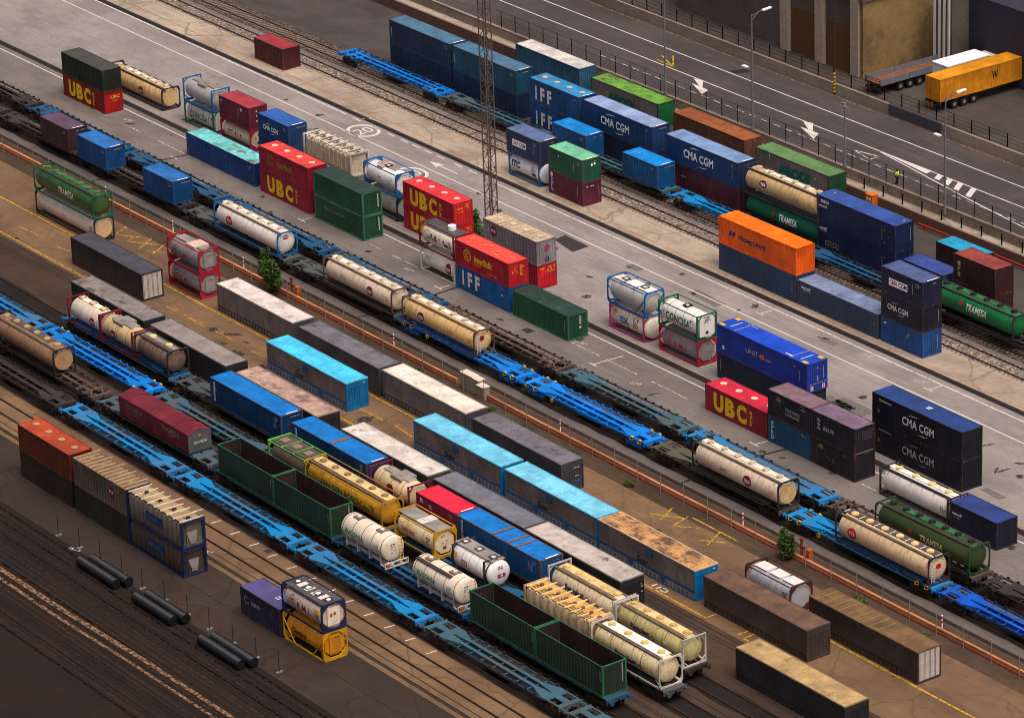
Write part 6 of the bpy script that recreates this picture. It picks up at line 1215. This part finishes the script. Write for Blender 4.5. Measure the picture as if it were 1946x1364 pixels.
for x,lb in ((7.2,'dark green open-top container with a brown inside, left of the upper joined pair'),(16.35,'dark green open-top container with a brown inside, right of the upper joined pair'),(46.4,'dark green open-top container with a brown inside, left of the pair at the bottom edge'),(55.6,'dark green open-top container with a brown inside, right of the pair at the bottom edge')):
    a=box_container(lb,x,-60.35,FL,9.1,2.85,OG,side((56,36,34),.3,.5),roof='open',pitch=.42,depth=.05,mf=side((44,108,74),.4,.4),name='open_container',cat='open-top container'); mark(a,'E',rect2d(.1,1.7),2.0,1.8,DIMW,'data_marking'); mark(a,'S',rect2d(.1,.9),8.8,1.9,plain((120,130,120)),'data_marking')
def tanker(lb,x,word,rail):
    o=thing('swap_tank',lb,'tank',(x+3.4,-59.15,1.28)); r=1.17; cz=1.6; ref=dict(o=o,L=6.8,W=2.44,H=2.8,r=r,cz=cz,xe=3.35)
    MB().lathe(dished(-3.4,3.35,r,.3),0,cz,36).obj('tank',tankm((236,220,196),(160,120,80),.35),o)
    for k in range(5): xx=-2.9+k*1.45; MB().lathe([(xx-.025,r-.01),(xx-.025,r+.015),(xx+.025,r+.015),(xx+.025,r-.01)],0,cz,36).obj('band',plain((60,54,50)),o)
    f=MB()
    for sy in (-1,1):
        f.box(-3.3,3.6,sy*.55-.08,sy*.55+.08,.1,.4)
        for xx in (-2.6,-.9,.9,2.6): f.bar((xx,sy*1.0,.15),(xx,sy*1.0,1.2),.1); f.bar((xx,sy*1.0,.18),(xx,0,.25),.1)
    f.obj('chassis',FRW,o)
    b=MB(); b.box(3.5,3.62,-1.22,1.22,.08,.2); b.box(3.5,3.62,-1.22,1.22,.52,.6)
    for y in (-1.2,-.4,.4,1.2): b.box(3.5,3.62,y-.04,y+.04,.2,.52)
    b.bar((2.9,-1.15,.3),(3.55,-1.15,.3),.1); b.bar((2.9,1.15,.3),(3.55,1.15,.3),.1); b.obj('bumper',FRW,o)
    b=MB(); b.box(3.62,3.65,-1.1,-.75,.24,.5); b.obj('tail_light',plain((206,70,30)),o); b=MB(); b.box(3.62,3.65,-.6,-.3,.24,.5); b.obj('reflector_plate',plain((170,190,220)),o)
    for xx in (-1.9,1.6): b=MB(); b.box(xx-.42,xx+.42,-.4,.4,cz+r-.1,cz+r+.06); q=b.obj('manhole_box',plain((120,104,90)),o); MB().cyl((xx,0,cz+r+.06),(xx,0,cz+r+.14),.2,14).obj('manhole_lid',OFFW,q)
    l=MB()
    for y in (.5,.85): l.bar((3.42,y,.5),(3.2,y,2.55),.04)
    for k in range(7): l.bar((3.42-.03*k,.5,.7+k*.27),(3.42-.03*k,.85,.7+k*.27),.03)
    l.obj('ladder',plain((206,160,60)),o)
    if rail: 
        g=MB(); al=math.radians(58); y=-(r+.02)*math.cos(al); z=cz+(r+.02)*math.sin(al); g.box(-3.1,2.0,y-.2,y+.16,z,z+.07); g.obj('walkway',LEDK,o)
    mark(ref,'B',text2d('EUCONSA',2.7,.46,.035,1.1),2.3,6,plain((60,140,60))); data(ref,'B',2.5,-22,2.0,.14,1,DARKM,180); data(ref,'B',5.6,-4,.7,.9,5,GREY,181); data(ref,'D',-.2,2.1,.7,.16,1,DARKM,182); data(ref,'D',-.1,1.6,.6,.7,4,DIMW,183); return ref
tanker('cream swap tank with green letters and a rear bumper, left of two on one wagon',26.85,'E',False)
tanker('cream swap tank with green letters and dark side walkway, right of two on one wagon',37.7,'E',True)
a=tank('dirty tan tank container on the dark wagon at the left edge',-34.3,-60.4,FL,L40,H1,tankm((150,116,88),(84,62,46),.5),FRK,r=1.17,walk=WALKD,holes=6,mhole=plain((180,150,110)),ledge=LEDG); mark(a,'D',disc2d(1.0),0,a['cz'],tankm((186,146,106),(120,80,50),.4),'tank_cover',eps=.02)

# ================================================================ front left stacks
box_container('lower dark container under the orange bulk container at the left edge',-6.4,-73.15,0,L30,H1,side((48,34,30),.3,.4),tMAR)
a=box_container('upper orange-red bulk container with a rounded ribbed roof at the left edge',-6.4,-73.15,H1,L30,H1,side((96,40,24),.2,.4),top((168,64,28),(120,60,36),.2,.3),hatch=4,mh=plain((176,140,110)))
box_container('lower black-green container under the grey-brown ribbed bulk container',3.4,-73.15,0,L30,H1,side((40,44,34),.3,.5),tBLACKG,pitch=.5)
a=box_container('upper grey-brown bulk container with a dark red round badge and pale roof slats',3.4,-73.15,H1,L30,H1,side((96,82,70),.2,.5),top((124,96,72),(80,60,46),.4,.3),pitch=.5,depth=.06,hatch=4,mh=plain((150,124,96))); spot(a,'S',6.6,1.55,plain((104,22,34)),'TCS',OFFW,.5,.5,.75)
for k in range(14): s=MB(); x=-4.4+8.8*k/13; s.box(x-.045,x+.045,-1.15,1.15+(.5 if k%3==0 else 0),H1-.01,H1+.04); s.obj('roof_slat',plain((190,160,120)),a['o'])
for k,lb in enumerate(('lower sooty silver silo container with blue end posts, front left','upper silver silo container with blue end posts and pale roof slats, front left')):
    a=silo_box(lb,12.55,-73.15,k*H1,L30,H1,tankm((108,98,88) if k else (70,61,53),(70,60,52),.5,.4),top((170,146,112),(70,58,48),.5,.3),plain((214,196,168)),FRN,nrib=11,nslat=9,holes=4)
    mark(a,'S',rect2d(2.7,.8),4.6,1.45,plain((36,58,104)),'sign_panel',eps=.0); mark(a,'S',marks2d(2.2,.42,2,.95,13),4.6,1.45,plain((90,98,124)),'data_marking',eps=.012); mark(a,'S',rect2d(.2,.5),8.2,1.3,OFFW,'sticker',eps=-.12)
    e=MB(); e.add([(4.2,-.75,2.3),(4.2,.75,2.3),(4.42,.35,.7),(4.42,-.35,.7)],[(0,1,2,3)]); e.box(4.1,4.42,-.75,.75,2.3,2.4); e.box(4.2,4.45,-.3,.3,.35,.7); e.obj('hopper_end',SILVD,a['o'])
    e=MB()
    for y in (-1.0,-.7): e.bar((4.5,y,.2),(4.5,y,2.4),.04)
    for j in range(8): e.bar((4.5,-1.0,.35+.27*j),(4.5,-.7,.35+.27*j),.03)
    e.obj('ladder',DARKM,a['o'])
a=box_container('short dark violet-blue container with a ribbed roof, left of the ring-emblem tank stack',30.6,-73.0,0,L20,H1,side((40,40,60),.25,.3),top((86,80,132),(110,84,96),.35,.55,.05)); mark(a,'S',text2d('TREND',1.4,.38,.03),2.3,1.55,DIMW); mark(a,'S',arc2d(.3,.38,40,320),1.0,1.65,DIMW,'emblem'); mark(a,'R',marks2d(.8,.6,2,.9,9),4.3,1.2,OFFW,'roof_number'); data(a,'S',4.8,1.8,.7,.8,4,plain((90,84,96)),190)
a=tank('orange-yellow tank container with dark script lettering, under the blue-framed white tank',36.85,-72.8,0,L20,H1,TGOLD,FRY,r=1.13,ends='oct',bands=3,mband=plain((150,100,40)),diag=True,cab=(1.1,1.5,side((206,138,22),.1,.3))); mark(a,'B',text2d('Contank',2.2,.55,.03,1,.25),2.4,0,plain((52,34,24))); data(a,'D',0,2.0,.6,.16,1,DARKM,191); data(a,'B',5.2,2,.6,.8,4,plain((190,130,50)),192)
a=tank('white tank container with dark red ring emblem and dark blue frame, on an orange-yellow tank',36.85,-72.8,H1,L20,H1,tankm((214,194,172),(130,104,84),.35),FRN,r=1.13,ends='oct',top=True,walk=WALKD,wl=.95,ww=1.9,boxes=4,mbox=plain((84,80,78)),mhole=WHITE,cab=(1.2,1.6,plain((232,214,190)))); rmi(a,1.5,6,plain((132,26,40))); mark(a,'B',rect2d(.6,.7),5.1,8,ORG,'sticker'); data(a,'B',5.3,-6,.7,.6,3,DARKM,193); data(a,'D',0,2.25,.7,.12,1,DARKM,194)
for y,z,c in ((-.25,1.5,plain((200,70,30))),(.05,1.45,OFFW),(.3,1.55,OFFW),(.1,1.6,ORG)): mark(a,'D',poly2d([(-.17,0),(0,.2),(.17,0),(0,-.2)]),y,z,c,'hazard_diamond',eps=.012)
for x in (-1.6,-.55,.5,1.55): s=MB(); s.box(x-.27,x+.27,-.42,.5,a['cz']+1.17,a['cz']+1.2); s.obj('top_panel',OFFW,a['o'])

# ================================================================ all wagons
WBB=side((0,128,224),.04,.3); WB=deckm((12,128,190)); WG=deckm((60,96,112),(84,80,74),.75); WGD=deckm((70,78,80)); WBD=deckm((24,80,118),(60,70,78)); WBR=side((92,74,66),.5,.5); WOL=deckm((78,78,66),(96,88,70)); WK=side((52,46,44),.4,.5); BOG=plain((38,66,84),.7,var=.3); BOGB=plain((0,92,160),.6,var=.2)
wg='flat container wagons'
for x0,x1,m,st,lb in ((-85.0,-65.2,WBB,'x','bright blue flat wagon with diagonal braces along the dark navy stack'),(-64.2,-44.4,WG,'plate','empty grey-blue flat wagon behind the lattice mast'),(-43.4,-23.8,WG,'plate','grey-blue flat wagon under the two bright blue short containers'),(-22.6,-3.0,WB,'plate','empty teal-blue flat wagon just left of the orange container'),(-2.0,17.6,WBD,'plate','dark blue empty flat wagon behind the orange container'),(18.6,38.2,WK,'plate','dark flat wagon under the green tank at the right edge')):
    wagon(lb,x0,x1,15.75,m,st,group=wg)
for x0,x1,m,st,lb in ((-111,-92.8,WK,'plate','dark flat wagon at the far upper left end of the farther line'),(-91.8,-73,WBD,'plate','dark blue flat wagon behind the plum-dark short container'),(-72,-53,WBD,'plate','empty dark blue flat wagon behind the two blue short containers'),(-52,-32.8,WBD,'plate','empty blue-grey flat wagon behind the red-badged white tank'),(-31.8,-13.2,WBD,'plate','empty dark wagon hidden behind the left of the two lined-up cream tanks'),(-12.2,7.9,WBR,'x','rusty brown braced wagon behind the golden tank'),(8.5,26.8,WG,'plate','grey empty flat wagon beside the bright blue one, nearer the asphalt'),(27.8,46.9,WB,'plate','blue flat wagon behind the golden-ended cream tank'),(47.9,67,WBR,'x','dark brown wagon under the dark green tank near the right edge'),(68,87,WK,'plate','dark flat wagon beyond the right edge of the farther line')):
    wagon(lb,x0,x1,-21.75,m,st,group=wg,mdk=UNDER)
for x0,x1,m,st,lb in ((-111,-93,WK,'plate','dark flat wagon at the far upper left end of the nearer line'),(-92,-73.4,WK,'plate','dark flat wagon carrying the plum-dark short container'),(-74.0+1.4,-53.4,WK,'plate','dark flat wagon carrying the right of the two blue short containers'),(-52.3,-33.2,WGD,'plate','grey flat wagon carrying the red-badged white tank'),(-32.0,-13.3,WGD,'plate','grey-green flat wagon carrying the left of two lined-up cream tanks'),(-12.3,7.0,WBB,'plate','bright blue flat wagon with yellow handles carrying the golden tank'),(8.1,26.8,WBB,'plate','empty bright blue flat wagon with yellow handles in the middle of the yard'),(27.8,46.2,WOL,'plate','dark olive flat wagon carrying the golden-ended cream tank'),(47.0,66.4,WB,'plate','blue flat wagon with yellow handles carrying the tan red-badged tank'),(67.2,86,side((0,84,190),.05,.3),'plate','vivid blue flat wagon at the lower right edge')):
    bb='bright' in lb; wagon(lb,x0,x1,-25.75,m,st,group=wg,mdk=BOGB if bb else UNDER,handles=YEL if 'yellow' in lb else None,hw=YEL if 'yellow' in lb else None)
for x0,x1,m,lb in ((-34.6,-14.6,WB,'blue flat wagon under the three cream and brown tanks'),(-13.6,5.7,WGD,'grey flat wagon carrying the long blue container at its left'),(6.6,25.8,WGD,'dark grey wagon under the blue container with the rust band'),(26.7,45.5,WK,'dark wagon under the crimson short container'),(46.2,65,WK,'dark wagon under the blue-lettered cream tank pair')): wagon(lb,x0,x1,-51.0,m,'plate',group=wg)
for x0,x1,m,st,lb in ((-53,-34,WB,'plate','blue flat wagon at the left edge of the second lower line'),(-33,-13.1,WBB,'plate','empty bright blue flat wagon below the three cream and brown tanks'),(-11.8,7.2,WG,'plate','empty grey flat wagon behind the maroon covered pair'),(8.2,27.2,WGD,'plate','dark wagon under the long yellow tank'),(28.2,47.0,WBD,'plate','dark blue wagon under the yellow-framed tank'),(48,67,WGD,'plate','grey wagon under the ribbed cream container')): wagon(lb,x0,x1,-54.75,m,st,group=wg,handles=YEL if 'bright' in lb else None)
for x0,x1,m,st,lb in ((-35,-15.3,WBR,'x','rusty brown braced wagon under the dirty tan tank, left edge'),(-14.2,5.3,WG,'plate','grey flat wagon carrying the maroon covered pair'),(6.3,25.6,WBD,'plate','dark blue wagon under the upper pair of green open-top containers'),(26.4,45.3,WBD,'plate','dark blue wagon carrying the two cream swap tanks'),(46.2,65.2,WBD,'plate','dark blue wagon under the green open-top pair at the bottom edge')): wagon(lb,x0,x1,-59.15,m,st,group=wg)
for x0,x1,m,lb in ((-54.4,-35.5,WK,'dark empty flat wagon, leftmost of the front line'),(-34.6,-15.7,WK,'dark empty flat wagon at the left edge before the blue ones'),(-14.8,4.2,WB,'empty blue flat wagon, first of the front line, above the orange bulk container'),(5.2,24.1,WB,'empty blue flat wagon with a greyed end, second of the front line'),(25.2,43.7,WB,'empty blue flat wagon, third of the front line, right of the ring-emblem tank'),(44.8,63.8,WG,'empty grey-blue flat wagon at the bottom edge, fourth of the front line'),(64.8,83.8,WG,'empty grey-blue flat wagon beyond the bottom edge of the front line')): wagon(lb,x0,x1,-62.85,m,'plate',group=wg)
# ------------------------------------------------------------------ camera
def cam():
    H,yaw,pitch,roll,f=157.28041632,math.radians(144.75960293),math.radians(22.66147337),math.radians(-1.99833648),8038.1195
    fw=Vector((math.cos(pitch)*math.cos(yaw),math.cos(pitch)*math.sin(yaw),-math.sin(pitch))); rt=Vector((math.sin(yaw),-math.cos(yaw),0)); up=rt.cross(fw)
    c,s=math.cos(roll),math.sin(roll); r2=c*rt+s*up; u2=-s*rt+c*up
    cd=bpy.data.cameras.new('camera'); o=bpy.data.objects.new('camera',cd); COL.objects.link(o)
    M=Matrix((r2,u2,-fw)).transposed().to_4x4(); M.translation=Vector((308,-240,H)); o.matrix_world=M
    cd.sensor_width=36; cd.sensor_fit='HORIZONTAL'; cd.lens=36*f/1946; cd.clip_start=1; cd.clip_end=6000; sc.camera=o
cam()
# ------------------------------------------------------------------ light: soft overcast day, sun behind thin cloud to the far right
SUN_EL,SUN_AZ=math.radians(68),math.radians(2)      # azimuth from +x towards +y
sd=Vector((math.cos(SUN_EL)*math.cos(SUN_AZ),math.cos(SUN_EL)*math.sin(SUN_AZ),math.sin(SUN_EL)))
l=bpy.data.lights.new('sun','SUN'); l.energy=1.05; l.angle=math.radians(30); l.color=(1,.955,.9); lo=bpy.data.objects.new('sun',l); COL.objects.link(lo); lo.rotation_euler=(-sd).to_track_quat('-Z','Y').to_euler()
w=bpy.data.worlds.new('World'); sc.world=w; w.use_nodes=True; nt=w.node_tree; bg=nt.nodes['Background']; bg.inputs['Strength'].default_value=.15
sk=nt.nodes.new('ShaderNodeTexSky'); sk.sky_type='NISHITA'; sk.sun_disc=False; sk.sun_elevation=SUN_EL; sk.sun_rotation=math.pi/2-SUN_AZ; sk.air_density=.35; sk.dust_density=8; sk.ozone_density=.3
nt.links.new(sk.outputs[0],bg.inputs[0])
sc.view_settings.view_transform='Standard'; sc.view_settings.look='None'; sc.view_settings.gamma=1; sc.view_settings.exposure=.05
sc.cycles.filter_width=1.0; sc.cycles.max_bounces=5; sc.cycles.diffuse_bounces=3; sc.cycles.transparent_max_bounces=8
